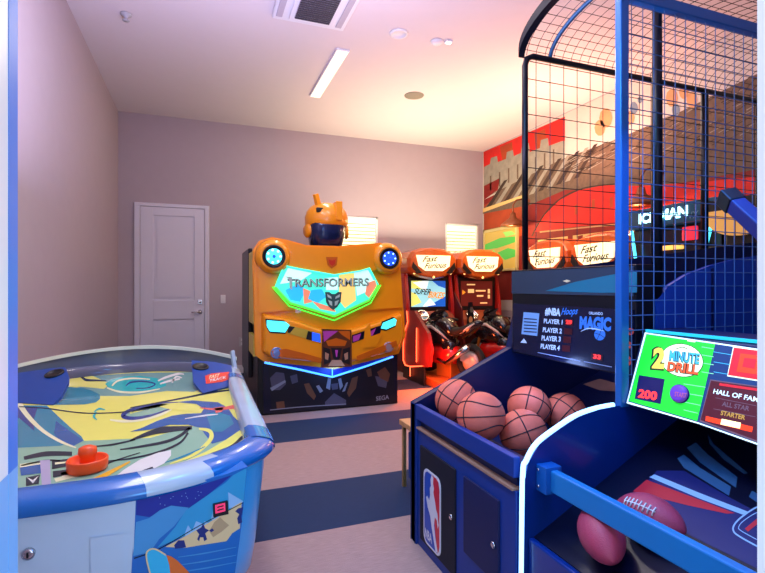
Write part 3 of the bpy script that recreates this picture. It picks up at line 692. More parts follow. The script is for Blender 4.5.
# base with printed machinery and blue V light
YBs = 5.0
PBs = plane((1.3, YBs, 0.5), (0,-1,0))
bm_ = MB(); bpts = [hit(x,y,PBs) for x,y in ((263,358),(397,352))]
bm_.prism([(0.60,YBs,0.02),(2.04,YBs,0.02),(2.05,YBs,0.62),(0.585,YBs,0.62)], (0,1,0), 0.5, M_inkblue)
B_c = mat('print_copper',(120,78,56),0.4,0.2); B_g = mat('print_grey',(92,88,108),0.4,0.2); B_s = mat('print_steel',(150,156,175),0.35,0.3); B_n = mat('print_dark',(18,16,30),0.4)
for pts, m, l in (([(268,366),(392,358),(396,402),(272,414)], B_n, .0008),([(270,378),(276,372),(284,373),(286,384),(280,390),(272,390)], B_g, .0012), ([(290,376),(297,374),(298,382),(292,384)], B_g, .0012), ([(270,388),(285,380),(286,382),(272,391)], B_s, .0014),
    ([(304,384),(309,383),(316,396),(314,400),(307,393)], B_c, .0014), ([(358,376),(352,378),(347,393),(349,397),(356,388)], B_c, .0014), ([(316,386),(319,385),(323,391),(320,393)], B_s, .0014), ([(328,378),(331,378),(330,390),(326,388)], B_s, .0014), ([(338,379),(341,378),(343,386),(340,390)], B_s, .0014), ([(346,383),(348,382),(345,391),(342,392)], B_s, .0014), ([(325,402),(334,393),(346,400),(346,405),(325,406)], B_g, .0012), ([(331,384),(338,383),(338,389),(332,390)], B_g, .0014),
    ([(377,372),(385,367),(390,374),(388,382),(380,378)], B_c, .0014), ([(366,370),(371,368),(372,376),(368,377)], B_c, .0014), ([(375,376),(388,378),(386,388),(378,386)], B_g, .0012), ([(276,402),(284,401),(285,408),(277,409)], B_c, .0014)):
    bm_.gfx(pts, PBs, l, m)
bm_.ptext('SEGA', (376,401), (389,399), (376,396.5), PBs, B_s, .002, 0.02)
bm_.stroke([(270,410),(300,407),(346,404)], 0.9, PBs, .0016, B_s)
bm_.build('base', rc)
PV = plane((1.3, YS+0.02, 0.5), (0,-1,0))
nv = MB(); Nb = glow('blue_neon',(70,150,255),2.6)
nv.tube([hit(x,y,PV)+Vector((0,0.03,0)) for x,y in ((265,363),(300,370),(333,377.5),(366,367),(394,357))], 0.010, Nb, 8)
nv.tube([hit(x,y,PV)+Vector((0,0.03,0)) for x,y in ((333,377),(333,369))], 0.006, Nb, 6); nv.tube([hit(x,y,PV)+Vector((0,0.03,0)) for x,y in ((270,364),(270,359))], 0.006, Nb, 6)
nv.build('neon_strip', rc)
MB().prism([hit(x,y,PV)+Vector((0,0.045,0)) for x,y in ((264,354),(396,350),(394,356.5),(366,366),(333,376.5),(300,369),(265,362.5))], (0,1,0), 0.03, mat('neon_backing_blue',(18,50,170),0.35)).build('neon_backing', rc)
# cabin body behind the shell
cb = MB().box((0.54,5.012,0.0),(2.06,6.7,1.62), M_black); cb.box((0.495,5.51,0.30),(0.54,6.35,1.72), M_dark)
cb.build('cabin', rc, bevel=0.01)
sp_ = MB(); Ye = mat('side_print_yellow',(225,205,90),0.45, var=0.3, scale=14)
sp_.box((0.500,5.012,0.92),(0.54,5.50,1.66), Ye).box((0.500,5.012,0.60),(0.54,5.50,0.80), Ye)
sp_.build('side_graphic', rc)
# helmet shaped topper, plain
TX, TY = 1.285, 5.2
tp = MB(); 
MB().lathe([(0.17,1.66),(0.20,1.70),(0.19,1.73),(0.15,1.76)], M_black, (TX,TY,0), (0,0,1), 28).build('topper_collar', rc)
hb = MB(); rr = []
for z, a, b, dy in ((1.70,.15,.15,0),(1.76,.175,.17,-.01),(1.84,.19,.185,-.02),(1.94,.195,.19,-.02),(2.02,.19,.18,-.01)):
    rr.append([Vector((TX+a*math.copysign(abs(math.cos(2*PI*k/24))**.75,math.cos(2*PI*k/24)), TY+dy+b*math.copysign(abs(math.sin(2*PI*k/24))**.75,math.sin(2*PI*k/24)), z)) for k in range(24)])
hb.loft(rr, mat('visor_dark_blue',(22,36,84),0.2,0.3,coat=0.4)); hb.build('topper_visor', rc)
hm_ = MB(); rr = []
for z, a, b in ((1.955,.222,.215),(1.985,.236,.228),(2.05,.236,.228),(2.11,.218,.212),(2.16,.18,.178),(2.195,.12,.12),(2.205,.03,.03)):
    rr.append([Vector((TX+0.01+a*math.cos(2*PI*k/28), TY+b*math.sin(2*PI*k/28), z)) for k in range(28)])
hm_.loft(rr, R_or); hm_.box((TX+0.055,TY-0.235,2.00),(TX+0.125,TY-0.05,2.20), R_or)
hm_.build('topper_helmet', rc, bevel=0.006)
for sx in (-1, 1):
    MB().lathe([(0.075,0),(0.08,0.02),(0.06,0.04),(0.001,0.042)], R_or, (TX+0.01+sx*0.20,TY-0.03,1.90), (sx,-0.3,0), 22).build('topper_ear_disc', rc)
MB().bar((TX-0.09,TY-0.08,2.12),(TX-0.135,TY-0.10,2.285), 0.055, 0.05, R_or).box((TX-0.14,TY-0.19,2.08),(TX-0.07,TY-0.10,2.13), M_black).build('topper_fin', rc, bevel=0.008)
# ------------------------------------------------------------------ motorcycle racing cabinets
K_br = mat('burnt_orange_gloss', (196,92,30), 0.25, coat=0.4); K_red = mat('cabinet_red', (176,26,18), 0.3, coat=0.3); K_dr = mat('cabinet_dark_red', (96,20,16), 0.35)
K_lit = glow('marquee_cream', (255,240,190), 1.15); K_txt = mat('marquee_ink', (60,70,30), 0.5); K_warm = glow('warm_bulb', (255,190,110), 2.0)
RN = glow('red_neon', (255,84,48), 4.5); K_dash = mat('dash_rust', (150,62,34), 0.35, coat=0.2)
ra = thing('racing_cabinet', (0,0,0), 'left motorbike racing cabinet with a bright blue and yellow title screen', 'arcade cabinet', 'motorbike racing cabinets by the back wall')
MB().box((-0.385,0.12,0.0),(0.385,0.70,1.46), K_dr).build('body', ra, bevel=0.015)
for s in (-1, 1):
    MB().prism([(s*0.40,-0.05,0.62),(s*0.40,-0.02,1.05),(s*0.40,0.06,1.48),(s*0.40,0.45,1.52),(s*0.40,0.45,0.62)], (-s,0,0), 0.06, K_red).build('side_frame', ra, bevel=0.012)
ho = MB(); hp = [(-.36,1.50),(-.405,1.58),(-.40,1.72),(-.33,1.82),(-.18,1.87),(0,1.88),(.18,1.87),(.33,1.82),(.40,1.72),(.405,1.58),(.36,1.50),(.22,1.44),(0,1.40),(-.22,1.44)]
ho.loft([[Vector((x*.92,-0.14,1.64+(z-1.64)*.9)) for x,z in hp],[Vector((x,-0.06,z)) for x,z in hp],[Vector((x,0.40,z)) for x,z in hp]], K_br, smooth=False)
hood = ho.build('marquee_hood', ra, bevel=0.02, seg=3)
for s in (-1, 1):
    MB().prism([(s*.20,-0.143,1.50),(s*.34,-0.143,1.66),(s*.36,-0.143,1.58),(s*.28,-0.143,1.49)], (0,-1,0), 0.012, M_black).build('vent', hood)
mq = MB(); mq.prism([(-.25,-0.14,1.60),(-.29,-0.14,1.76),(.27,-0.14,1.76),(.25,-0.14,1.60),(.14,-0.14,1.53),(-.14,-0.14,1.53)], (0,-1,0), 0.02, K_lit)
mq.text('Fast', (-.2,-0.161,1.655), (.24,0,.02), (0.02,0,.085), K_txt, .002, 0.015, .3).text('Furious', (-.17,-0.161,1.56), (.36,0,.02), (0.02,0,.085), K_txt, .002, 0.015, .3)
mq.build('marquee', ra)
for p in ((0,-0.13,1.44),(-.3,-0.1,1.50),(.3,-0.1,1.50)): MB().sphere(p,0.02,K_warm,12,8).build('marquee_bulb', ra)
MB().box((-.34,0.04,0.93),(.34,0.14,1.45), M_black).build('bezel', ra, bevel=0.01)
PSC = [(-.285,.995),(.285,.995),(.285,1.385),(-.285,1.385)]
S_base = glow('screen_pale_aqua', (150,215,225), 0.9); S_y = glow('screen_yellow', (225,225,110), 0.9); S_b = glow('screen_blue', (20,90,190), 0.9); S_w = glow('screen_white', (235,245,240), 1.0); S_k = mat('screen_ink', (30,40,20), 0.4); S_or = glow('screen_amber',(235,150,40),0.8)
sc = MB().prism([(x,0.038,z) for x,z in PSC], (0,1,0), 0.01, S_base); L = 0.036
def q2(b, pts, m, y=L): b.add([(x,y,z) for x,z in pts], [tuple(range(len(pts)))], m)
q2(sc, [(-.285,1.0),(-.12,1.06),(-.20,1.18),(-.285,1.22)], S_y); q2(sc, [(-.285,1.385),(-.285,1.27),(-.05,1.25),(-.1,1.385)], S_y)
q2(sc, [(.06,1.385),(.285,1.385),(.285,1.27),(.16,1.31)], S_b); q2(sc, [(-.02,.995),(.285,.995),(.285,1.15),(.14,1.08)], S_b); q2(sc, [(-.26,1.36),(-.05,1.22),(.0,1.385),(-.1,1.385)], S_w, L-.001); q2(sc, [(-.1,.995),(.02,1.12),(.12,1.02)], S_w, L-.001)
sc.text('SUPER', (-.25,L-.002,1.19), (.27,0,-.02), (.02,0,.09), S_k, .002, .02, .3).text('BIKES', (-.02,L-.002,1.13), (.28,0,-.02), (.02,0,.10), S_or, .003, .03, .3)
sc.build('screen', ra)
da = MB(); da.prism([(-.36,-.20,.66),(-.36,-.14,.80),(-.36,.02,.93),(-.36,.14,.93),(-.36,.14,.66)], (1,0,0), .72, K_dash); da.build('dash', ra, bevel=0.015)
for s in (-1, 1):
    c = Vector((s*.16,-.08,.86)); ax = (0,-.75,.66)
    MB().lathe([(0.105,0),(0.10,0.03),(0.075,0.028),(0.07,0.012),(0.001,0.014)], M_chrome if s < 0 else M_dark, c, ax, 24).build('gauge', ra)
MB().box((-.30,-.02,0.0),(.30,.14,.66), K_dr).build('kick_panel', ra, bevel=0.01)
GB = 'motorbike racing cabinets by the back wall'
LA, LB = (3.24,6.62,0), (4.08,6.62,0)
rb = dup(ra, LB, 0, 'right motorbike racing cabinet with a dark red menu screen, under the window', GB, skip=('screen',))
s2 = MB(); S_m = glow('screen_maroon',(96,26,20),0.7); S_o = glow('screen_orange',(245,190,120),0.9)
s2.prism([(x,0.038,z) for x,z in PSC], (0,1,0), 0.01, S_m)
for x0, x1, z0, z1 in ((-.18,-.03,1.32,1.34),(-.16,-.05,1.20,1.26),(-.02,.16,1.22,1.245),(.0,.12,1.14,1.165),(.20,.24,1.19,1.26),(.20,.24,1.11,1.17),(.06,.19,1.03,1.05)):
    q2(s2, [(x0,z0),(x1,z0),(x1,z1),(x0,z1)], S_o)
q2(s2, [(-.26,1.17),(-.26,1.25),(-.2,1.21)], S_or)
s2.build('screen', rb)
GW = 'racing cabinets along the right wall'
for (x, y), lb in (((4.08,4.865),'racing cabinet with glowing cream marquee on the right wall, nearer the corner'), ((4.08,4.055),'racing cabinet with glowing cream marquee on the right wall, beside the ice sign cabinet')):
    r2 = dup(ra, (x,y,0), -PI/2, lb, GW, skip=('screen',))
    c = s2_ = [o for o in rb.children if o.name.startswith('screen')][0].copy(); COL.objects.link(c); c.parent = r2
ra.location = LA
# lit red shroud beside the left cabinet
XS = 2.72
sh = thing('neon_shroud', (XS, 6.05, 0), 'red side shroud edged with red neon tubes at the left of the racing cabinets', 'arcade side panel')
PX = plane((XS,6,0.7), (-1,0,0))
out = [(405,311),(406.5,325),(404.5,333),(403.5,345),(403.5,362),(406,366),(428,367),(430,350),(427,333),(424,328),(418,318),(414,311)]
s_ = MB().prism([hit(x,y,PX) for x,y in out], (1,0,0), 0.05, mat('shroud_red',(120,16,12),.3,coat=.3))
s_.box((XS+.01,5.75,0.0),(XS+0.04,6.45,0.25), M_black)
s_.build('panel', sh, bevel=0.006)
nn_ = MB()
for pts in ([(407.5,311),(408.5,322),(405.5,331),(404,345),(404,360),(406,365),(411,366.5),(411,376)], [(417.5,328),(417.3,362)], [(411,366.5),(423,366)]):
    nn_.tube([hit(x,y,PX)+Vector((-0.012,0,0)) for x,y in pts], 0.0075, RN, 8)
nn_.build('neon_tube', sh)
# fin between the two cabinets
fi = MB(); fi.prism([(.408,-.30,.40),(.408,-.22,.98),(.408,.02,1.22),(.408,.05,.40)], (1,0,0), .024, K_dr); fi.build('divider_fin', ra, bevel=0.01)
fi = MB(); fi.prism([(-.31,-.212,.60),(-.18,-.212,.60),(-.23,-.212,1.06),(-.28,-.212,1.06)], (0,1,0), .03, M_dark)
for x, z, r, m in ((-.245,.95,.03,M_chrome),(-.26,.80,.035,mat('fin_print_tan',(190,140,90),.5)),(-.23,.70,.04,mat('fin_print_green',(40,150,60),.5))):
    fi.add([(x+r*math.cos(k*PI/5), -.214, z+r*1.5*math.sin(k*PI/5)) for k in range(10)], [tuple(range(10))], m)
fi.build('poster_fin', rb, bevel=0.004)
# platform and the two ride-on motorbikes
pl_ = MB().box((2.80,5.36,0.0),(3.95,6.40,0.10), mat('platform_orange',(176,92,40),0.35, var=.25, scale=6)).box((3.95,5.40,0.0),(4.62,6.40,0.10), mat('platform_orange',(176,92,40)))
plo = pl_.build('ride_platform', loc=(3.7,5.9,0), bevel=0.01); tag(plo, 'low orange floor platform carrying the two ride-on motorbikes', 'platform')
B_k = mat('bike_black_gloss',(22,22,28),0.18,coat=0.6); B_r = mat('bike_red',(190,24,22),0.25,coat=0.5); B_gy = mat('bike_silver',(188,184,180),0.3,0.05); B_or = mat('bike_bronze',(190,120,50),0.3,0.4); B_lamp = glow('bike_red_lamp',(255,40,40),2.5); B_rub = mat('tyre_rubber',(18,18,18),0.8); B_ye = mat('bike_yellow',(226,168,60),0.3,coat=.4)
bk = thing('ride_on_motorbike', (0,0,0), 'black and silver ride-on motorbike in front of the blue screen cabinet', 'motorbike', 'ride-on motorbikes')
def ell(y, w, z0, z1, n=20): return [Vector((w*math.copysign(abs(math.cos(2*PI*k/n))**.8,math.cos(2*PI*k/n)), y, (z0+z1)/2+(z1-z0)/2*math.sin(2*PI*k/n))) for k in range(n)]
MB().loft([ell(*a) for a in ((.58,.02,.60,.66),(.52,.09,.54,.74),(.38,.15,.48,.82),(.20,.165,.46,.84),(.04,.15,.46,.72),(-.06,.06,.5,.6))], B_k).build('front_fairing', bk)
MB().loft([ell(*a) for a in ((.24,.08,.66,.84),(.12,.13,.64,.90),(-.02,.13,.62,.87),(-.14,.08,.60,.76))], B_k).build('fuel_tank', bk)
MB().loft([ell(*a) for a in ((-.10,.10,.62,.76),(-.2,.13,.64,.75),(-.34,.12,.68,.80),(-.42,.07,.72,.84))], B_rub).build('seat', bk)
MB().loft([ell(*a) for a in ((-.28,.09,.60,.72),(-.42,.10,.68,.82),(-.52,.07,.76,.88),(-.60,.02,.82,.87))], B_k).build('tail', bk)
MB().loft([ell(*a) for a in ((.36,.13,.24,.46),(.2,.16,.20,.48),(-.05,.15,.20,.50),(-.18,.08,.26,.48))], B_r).build('belly_fairing', bk)
MB().loft([ell(*a) for a in ((.10,.08,.34,.6),(.0,.13,.34,.6),(-.14,.09,.36,.58))], B_k).build('engine', bk)
MB().loft([[Vector((x*s,y,z)) for x in (-1,-.6,0,.6,1)] for s,y,z in ((.15,.30,.83),(.13,.24,.93),(.09,.16,.99))], mat('smoked_screen',(60,60,66),.1,coat=.5), closed=False, caps=False).build('windscreen', bk)
for y, r in ((.43,.19),(-.40,.20)):
    pts = [(0,y+r*math.cos(2*PI*k/28),.30+r*math.sin(2*PI*k/28)) for k in range(28)]
    w = MB().tube(pts, .05, B_rub, 10, closed=True).build('wheel', bk)
    MB().lathe([(.001,-.03),(.05,-.03),(.14,-.02),(.14,.02),(.05,.03),(.001,.03)], B_gy, (0,y,.30), (1,0,0), 24).build('rim', w)
MB().tube([(-.27,.13,.83),(-.2,.2,.86),(0,.24,.87),(.2,.2,.86),(.27,.13,.83)], .014, M_dark).tube([(-.29,.09,.825),(-.23,.16,.848)], .02, B_rub).tube([(.29,.09,.825),(.23,.16,.848)], .02, B_rub).build('handlebar', bk)
MB().tube([(-.13,.1,.30),(-.17,-.1,.26),(-.18,-.3,.38),(-.17,-.5,.52)], [.025,.03,.045,.05], M_chrome).build('exhaust', bk)
MB().bar((0,-.40,.30),(0,-.05,.40), .07,.09, B_gy).build('swing_arm', bk)
MB().tube([(-.10,.43,.30),(-.10,.34,.74)], .022, B_or).tube([(.10,.43,.30),(.10,.34,.74)], .022, B_or).build('front_fork', bk)
for s in (-1, 1):
    MB().tube([(s*.085,.53,.70),(s*.150,.38,.735),(s*.166,.20,.75),(s*.152,.04,.67),(s*.08,-.06,.57)], [.006,.020,.024,.018,.006], B_gy, 8).build('side_highlight', bk)  # highlight on the fairing, built as a pale streak
    MB().tube([(s*.088,-.28,.68),(s*.102,-.42,.76),(s*.072,-.52,.83)], [.008,.018,.008], B_gy, 8).build('tail_highlight', bk)  # tail highlight, shaped the same way
MB().sphere((-.13,.46,.70),.036,B_lamp,14,8).build('red_lamp', bk)
MB().box((-.10,-.12,.05),(.10,.16,.30), B_or).build('pedestal', bk, bevel=.01)
th = math.atan2(.34, 1.0)
GM = 'ride-on motorbikes'
b2 = dup(bk, (4.02,5.845,0.055), th, 'black ride-on motorbike further right, partly hidden by the basketball machine', GM)
bk.scale = b2.scale = (.94,.94,.94); bk.location = (3.13,5.80,0.055); bk.rotation_euler = (0,0,th)
# ------------------------------------------------------------------ ice sign cabinet and round sign cabinet on the right wall
ic = thing('ice_shooter_cabinet', (4.2,3.2,0), 'dark arcade cabinet with a cyan lit ice sign on the right wall', 'arcade cabinet')
I_te = glow('ice_teal', (8,60,84), 0.35); I_l = glow('ice_letters', (190,255,255), 3.0); I_tube = glow('ice_tube', (80,220,240), 2.0); I_r = glow('ice_red', (225,40,60), 1.0); I_o = glow('ice_amber', (255,190,90), 1.2)
MB().box((4.0,2.76,0),(4.72,3.63,1.85), M_black).build('body', ic, bevel=.012)
PI_ = plane((3.9,3.2,1.9),(-1,0,0))
MB().box((3.905,2.75,1.85),(4.5,3.64,2.03), I_te).build('marquee', ic, bevel=.01)
lt = MB(); lt.ptext('ICE MAN', (639,224.5),(688,216.5),(639,214), PI_, I_l, .004, .05); lt.ptext('WX', (684,220),(699,217.5),(684,213), PI_, mat('ice_grey',(110,140,160),.5), .003)
lt.build('lettering', ic)
MB().tube([(3.95,3.60,1.84),(3.92,3.52,1.50)], .014, I_tube).build('light_tube', ic)
MB().tube([(3.95,2.80,1.84),(3.92,2.84,1.62)], .014, I_tube).build('light_tube', ic)
MB().box((3.98,2.86,1.12),(4.0,3.52,1.80), M_inkblue).build('screen', ic)
MB().box((3.955,2.94,1.70),(3.98,3.08,1.82), I_r).build('target_panel', ic, bevel=.01)
MB().box((3.95,3.07,1.63),(3.98,3.38,1.67), I_o).build('light_bar', ic, bevel=.008)
MB().prism([(3.72,2.9,.82),(3.72,2.9,1.0),(4.0,2.9,1.15),(4.0,2.9,.82)], (0,1,0), .6, M_dark).build('console', ic, bevel=.02)
rd = thing('round_sign_cabinet', (4.1,2.2,0), 'dark arcade cabinet with half round yellow lit sign behind the basketball cage', 'arcade cabinet')
MB().box((3.78,1.75,0),(4.7,2.73,1.62), M_black).box((3.9,1.9,1.62),(4.6,2.66,1.98), M_black).build('body', rd, bevel=.012)
ds = MB(); ds.prism([(3.72, 2.46+.25*math.cos(PI+PI*k/16), 1.88+.20*math.sin(PI+PI*k/16)) for k in range(17)], (1,0,0), .05, glow('sign_yellow',(205,150,75),.7)); ds.build('round_sign', rd)
MB().box((3.765,2.2,1.88),(3.9,2.7,1.97), M_black).box((3.77,2.38,1.60),(3.8,2.54,1.75), M_black).build('sign_bracket', rd)
# low wooden topped stool past the basketball machine
so = thing('low_stool', (1.46,2.68,0), 'low wood topped stool with blue side behind the basketball machine', 'stool')
MB().box((1.225,2.40,.395),(1.70,2.96,.43), mat('pale_wood',(206,150,100),.5,var=.2,scale=20)).build('top', so, bevel=.005)
MB().box((1.262,2.45,.06),(1.66,2.90,.36), mat('stool_blue',(32,70,150),.6)).build('side_panel', so, bevel=.01)
M_br = mat('brass_edge',(190,150,90),.35,.5)
for x in (1.245,1.665):
    for y in (2.425,2.92): MB().bar((x,y,0),(x,y,.395),.022,.022,M_br).build('leg', so)

# ------------------------------------------------------------------ basketball machine
bbm = thing('basketball_machine', (1.4,1.86,0), 'blue basketball shooting machine with black wire cage and score board', 'arcade basketball machine')
YA, YZ = 1.425, 2.30
M_tray = mat('birch_tray',(170,132,112),.5,var=.15,scale=16)
far = [(1.02,0),(1.02,.705),(1.60,.962),(1.70,1.37),(2.36,1.45),(3.68,1.61),(3.68,0)]
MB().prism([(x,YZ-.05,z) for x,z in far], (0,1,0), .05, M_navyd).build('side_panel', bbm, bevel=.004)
nea = [(1.05,0),(1.05,.58),(1.60,.60),(1.70,.80),(1.70,1.246),(1.76,1.30),(1.86,1.346),(2.0,1.385),(2.15,1.414),(2.33,1.436),(2.6,1.45),(3.68,1.45),(3.68,0)]
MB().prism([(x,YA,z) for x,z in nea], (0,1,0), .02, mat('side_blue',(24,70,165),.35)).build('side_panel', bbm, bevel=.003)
MB().prism([(2.0,YA-.004,.8),(2.0,YA-.004,1.375),(2.012,YA-.004,1.378),(2.012,YA-.004,.8)], (0,1,0), .004, M_navyd).build('panel_seam', bbm)
MB().box((1.03,YA,0),(1.07,YZ,.584), M_navy).build('front_panel', bbm, bevel=.004)
MB().box((1.02,YA,.632),(1.05,YZ-.05,.705), M_navy).build('front_rail', bbm, bevel=.004)
MB().box((1.02,YZ-.06,0),(1.05,YZ,.705), M_navy).build('corner_post', bbm, bevel=.003)
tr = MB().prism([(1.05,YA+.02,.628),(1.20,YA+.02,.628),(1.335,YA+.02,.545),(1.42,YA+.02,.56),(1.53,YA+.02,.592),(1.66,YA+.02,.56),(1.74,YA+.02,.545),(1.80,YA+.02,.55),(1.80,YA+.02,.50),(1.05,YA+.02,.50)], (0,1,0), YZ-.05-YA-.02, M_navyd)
tr.build('ball_tray', bbm)
MB().box((1.021,YA+.01,.585),(1.075,YZ-.06,.594), M_tray).build('tray_lip', bbm)
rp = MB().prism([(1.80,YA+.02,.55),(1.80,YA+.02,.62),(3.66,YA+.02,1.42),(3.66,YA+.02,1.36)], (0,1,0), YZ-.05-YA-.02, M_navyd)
PR = plane((1.80,2,.62), (-.80,0,1.86))
rp.gfx([(583,384.5),(600,379),(612,382.5),(619,384),(619,392),(600,390.5)], PR, .002, M_tray)
rp.build('return_ramp', bbm)
for ya, yb in ((1.845,2.20),(1.52,1.775)):
    dn = MB().box((1.022,ya,.20 if ya<1.8 else .05),(1.034,yb,.515), mat('door_ink',(5,8,34),.7) if ya > 1.8 else mat('door_deep_blue',(3,20,78),.6))
    d_ = dn.build('service_door', bbm, bevel=.004)
    zc = .30 if ya > 1.8 else .34
    MB().lathe([(.013,0),(.013,.006),(.008,.008),(.001,.008)], M_chrome, (1.022,ya+.03,zc), (-1,0,0), 16).build('lock', d_)
    if ya > 1.8:
        PN = plane((1.020,2.05,.25),(-1,0,0)); lg = MB()
        N_w = mat('logo_white',(225,228,240),.4); N_b = mat('logo_blue',(28,80,190),.4); N_r = mat('logo_red',(215,35,60),.4)
        def rrect(y0, y1, z0, z1, r, n=5):
            o = []
            for cy, cz, a0 in ((y1-r,z0+r,-PI/2),(y1-r,z1-r,0),(y0+r,z1-r,PI/2),(y0+r,z0+r,PI)):
                for k in range(n+1): a = a0+PI/2*k/n; o.append((cy+r*math.cos(a), cz+r*math.sin(a)))
            return o
        A0, A1, Z0, Z1 = 1.972, 2.150, .065, .425
        lg.prism([(1.022,y,z) for y,z in rrect(A0,A1,Z0,Z1,.04)], (-1,0,0), .003, N_w)
        def w2(s,t): return (A1-.010-(A1-A0-.020)*s, Z0+.010+(Z1-Z0-.020)*t)   # s from far edge to near edge
        def n2(pts, m, l): lg.add([(1.019-l,)+w2(s,t) for s,t in pts], [tuple(range(len(pts)))], m)
        n2([(0,.1),(.08,.02),(.2,0),(.86,0),(.62,.5),(.52,1),(.2,1),(.06,.96),(0,.88)], N_b, .0003)
        n2([(.86,0),(.95,.04),(1,.12),(1,.88),(.94,.97),(.8,1),(.52,1),(.62,.5)], N_r, .0003)
        n2([(.50,1),(.62,.98),(.60,.90),(.66,.84),(.62,.78),(.74,.66),(.80,.58),(.88,.54),(.96,.40),(.90,.34),(.84,.44),(.72,.46),(.66,.34),(.74,.2),(.90,.02),(.76,0),(.52,.26),(.40,.42),(.24,.5),(.12,.62),(.2,.66),(.34,.62),(.40,.7),(.38,.8),(.46,.84),(.42,.92)], N_w, .0006)
        lg.text('NBA', (1.0182,)+w2(.06,.05), (0,-(A1-A0)*.42,0), (0,0,.045), N_w, .0004, .03)
        lg.build('door_emblem', d_)
# score board
MB().box((1.60,YA+.012,.94),(1.70,YZ-.052,1.388), M_dark).build('score_board', bbm, bevel=.004)
PSB = plane((1.599,1.8,1.1),(-1,0,0))
ts = MB(); T_sl = mat('acrylic_slate',(44,64,84),.15,coat=.3); T_te = mat('acrylic_teal',(24,120,150),.15,coat=.3)
def yz(x, y): p = hit(x,y,PSB); return (p.y, p.z)
ts.box((1.594,YA+.02,1.262),(1.60,YZ-.056,1.38), T_sl); PSB2 = plane((1.593,1.8,1.1),(-1,0,0))
ts.gfx([(545,291),(575,282),(610,275),(637,271),(637,292.5),(600,292.8)], PSB2, .0005, T_te); ts.gfx([(563,281),(567,279.6),(571,281),(567,282.4)], PSB2, .001, mat('glint_cream',(235,225,180),.4))
ts.build('acrylic_strip', bbm)
db = MB().box((1.590,YA+.02,.948),(1.60,YZ-.075,1.208), mat('display_ink',(12,20,52),.25)); PD2 = plane((1.589,1.8,1.1),(-1,0,0))
D_w = glow('display_white',(170,195,235),.45); D_b = glow('display_blue',(50,115,215),.4); D_r = glow('led_red',(255,50,50),2.0); D_rr = mat('led_window_red',(70,16,30),.3); D_l = mat('display_line',(150,170,215),.4); D_c = glow('display_card',(110,155,215),.3); D_k = mat('display_print',(20,34,80),.4)
db.gfx([(523.7,312),(539.5,313.4),(537.3,336),(521.5,334)], PD2, .0006, D_c)
for i in range(5): y = 318+i*3.2; db.gfx([(524,y),(537,y+.9),(536.9,y+2),(523.9,y+1.1)], PD2, .001, D_k)
db.gfx([(520.5,342.5),(524,338.5),(526,341),(527,343.2)], PD2, .0008, D_w)
db.ptext('#NBA', (545,315.6),(560.4,317),(545.5,307.4), PD2, D_w, .001, .05); db.ptext('Hoops', (561,317),(577.5,316.5),(562,308), PD2, D_b, .001, .02, .3)
for i,(bl,br,tl) in enumerate((((543.8,323.2),(562.5,324.6),(544.2,318.6)),((542.8,332),(561.8,333.6),(543.2,327.2)),((541.6,340.4),(560.6,341.9),(542,335.4)),((540.6,348.4),(559.6,350.6),(541.2,343.6)))):
    db.ptext('PLAYER %d' % (i+1), bl, br, tl, PD2, D_w, .001, .03)
    x = br[0]+2.6; y = br[1]; db.gfx([(x,y-5.6),(x+8,y-5),(x+7.8,y+1.4),(x-.2,y+.6)], PD2, .0006, D_rr)
    if i == 0: db.ptext('29', (x+1,y-.6),(x+7,y),(x+1,y-4.8), PD2, D_r, .0014, .04)
db.ptext('ORLANDO', (589,314.4),(603,315.2),(589,311.6), PD2, D_w, .001, .02); db.ptext('MAGIC', (579.5,329),(611,331.4),(580,316), PD2, D_b, .001, .06)
db.gfx([(600+5.6*math.cos(k*PI/9), 334.5+6*math.sin(k*PI/9)) for k in range(18)], PD2, .0012, D_b)
db.stroke([(581,331.5),(588,328.5),(596,329),(604,331)], [.4,1,1.2,.5], PD2, .0016, D_w); db.stroke([(595,333),(601,335),(605,338)], .5, PD2, .0018, D_k); db.stroke([(602,329),(600,334),(597,340)], .5, PD2, .0018, D_k)
db.gfx([(591.5,353),(603,354.6),(602.6,361),(591,359.6)], PD2, .0008, D_rr); db.ptext('33', (593.4,358.4),(601,359.6),(593.6,354), PD2, D_r, .0014, .04)
db.stroke([(538,352.5),(580.5,361)], .7, PD2, .001, D_l); db.stroke([(584,361.5),(612,367)], .7, PD2, .001, D_l)
for x, y, r in ((630.5,331.5,3.6),(628.6,345,3.6),(627,361,5.2)):
    m_ = mat('disc_orange_red',(215,70,50),.4); db.gfx([(x+r*math.cos(k*PI/8), y+r*math.sin(k*PI/8)) for k in range(16)], PD2, .001, m_)
    db.stroke([(x-r*.6,y),(x+r*.6,y+.3)], .7, PD2, .0016, D_k); db.stroke([(x,y-r*.6),(x,y+r*.6)], .7, PD2, .0016, D_k)
db.build('display', bbm)
# cage
C_bk = mat('cage_black',(16,16,26),.35,.3); C_wire = mat('wire_black',(20,18,26),.4,.3); C_rib = mat('rib_blue_grey',(40,84,120),.4,.3)
XC0, XC1, ZR = 1.709, 3.68, 2.60
fr = MB()
fr.tube([(XC0,YZ-.02,1.38),(XC0,YZ-.02,ZR-.06),(XC0+.012,YZ-.02,ZR-.02),(XC0+.05,YZ-.02,ZR),(XC1,YZ-.02,ZR)], .017, C_bk, 10)
fr.build('far_post_and_rail', bbm)
MB().tube([(XC0+.01,YA+.02,1.25),(XC0+.01,YA+.02,ZR),(XC1,YA+.02,ZR)], .021, C_bk, 10).build('near_post_and_rail', bbm)
MB().tube([(3.14,YZ-.02,1.55),(3.14,YZ-.02,ZR)], .024, C_bk, 10).build('middle_post', bbm)
for y in (YZ-.02, YA+.02): MB().tube([(XC1,y,1.45),(XC1,y,ZR)], .02, C_bk, 10).build('rear_post', bbm)
ym, ha, hb_ = (YA+YZ)/2, (YZ-YA)/2-.02, .18
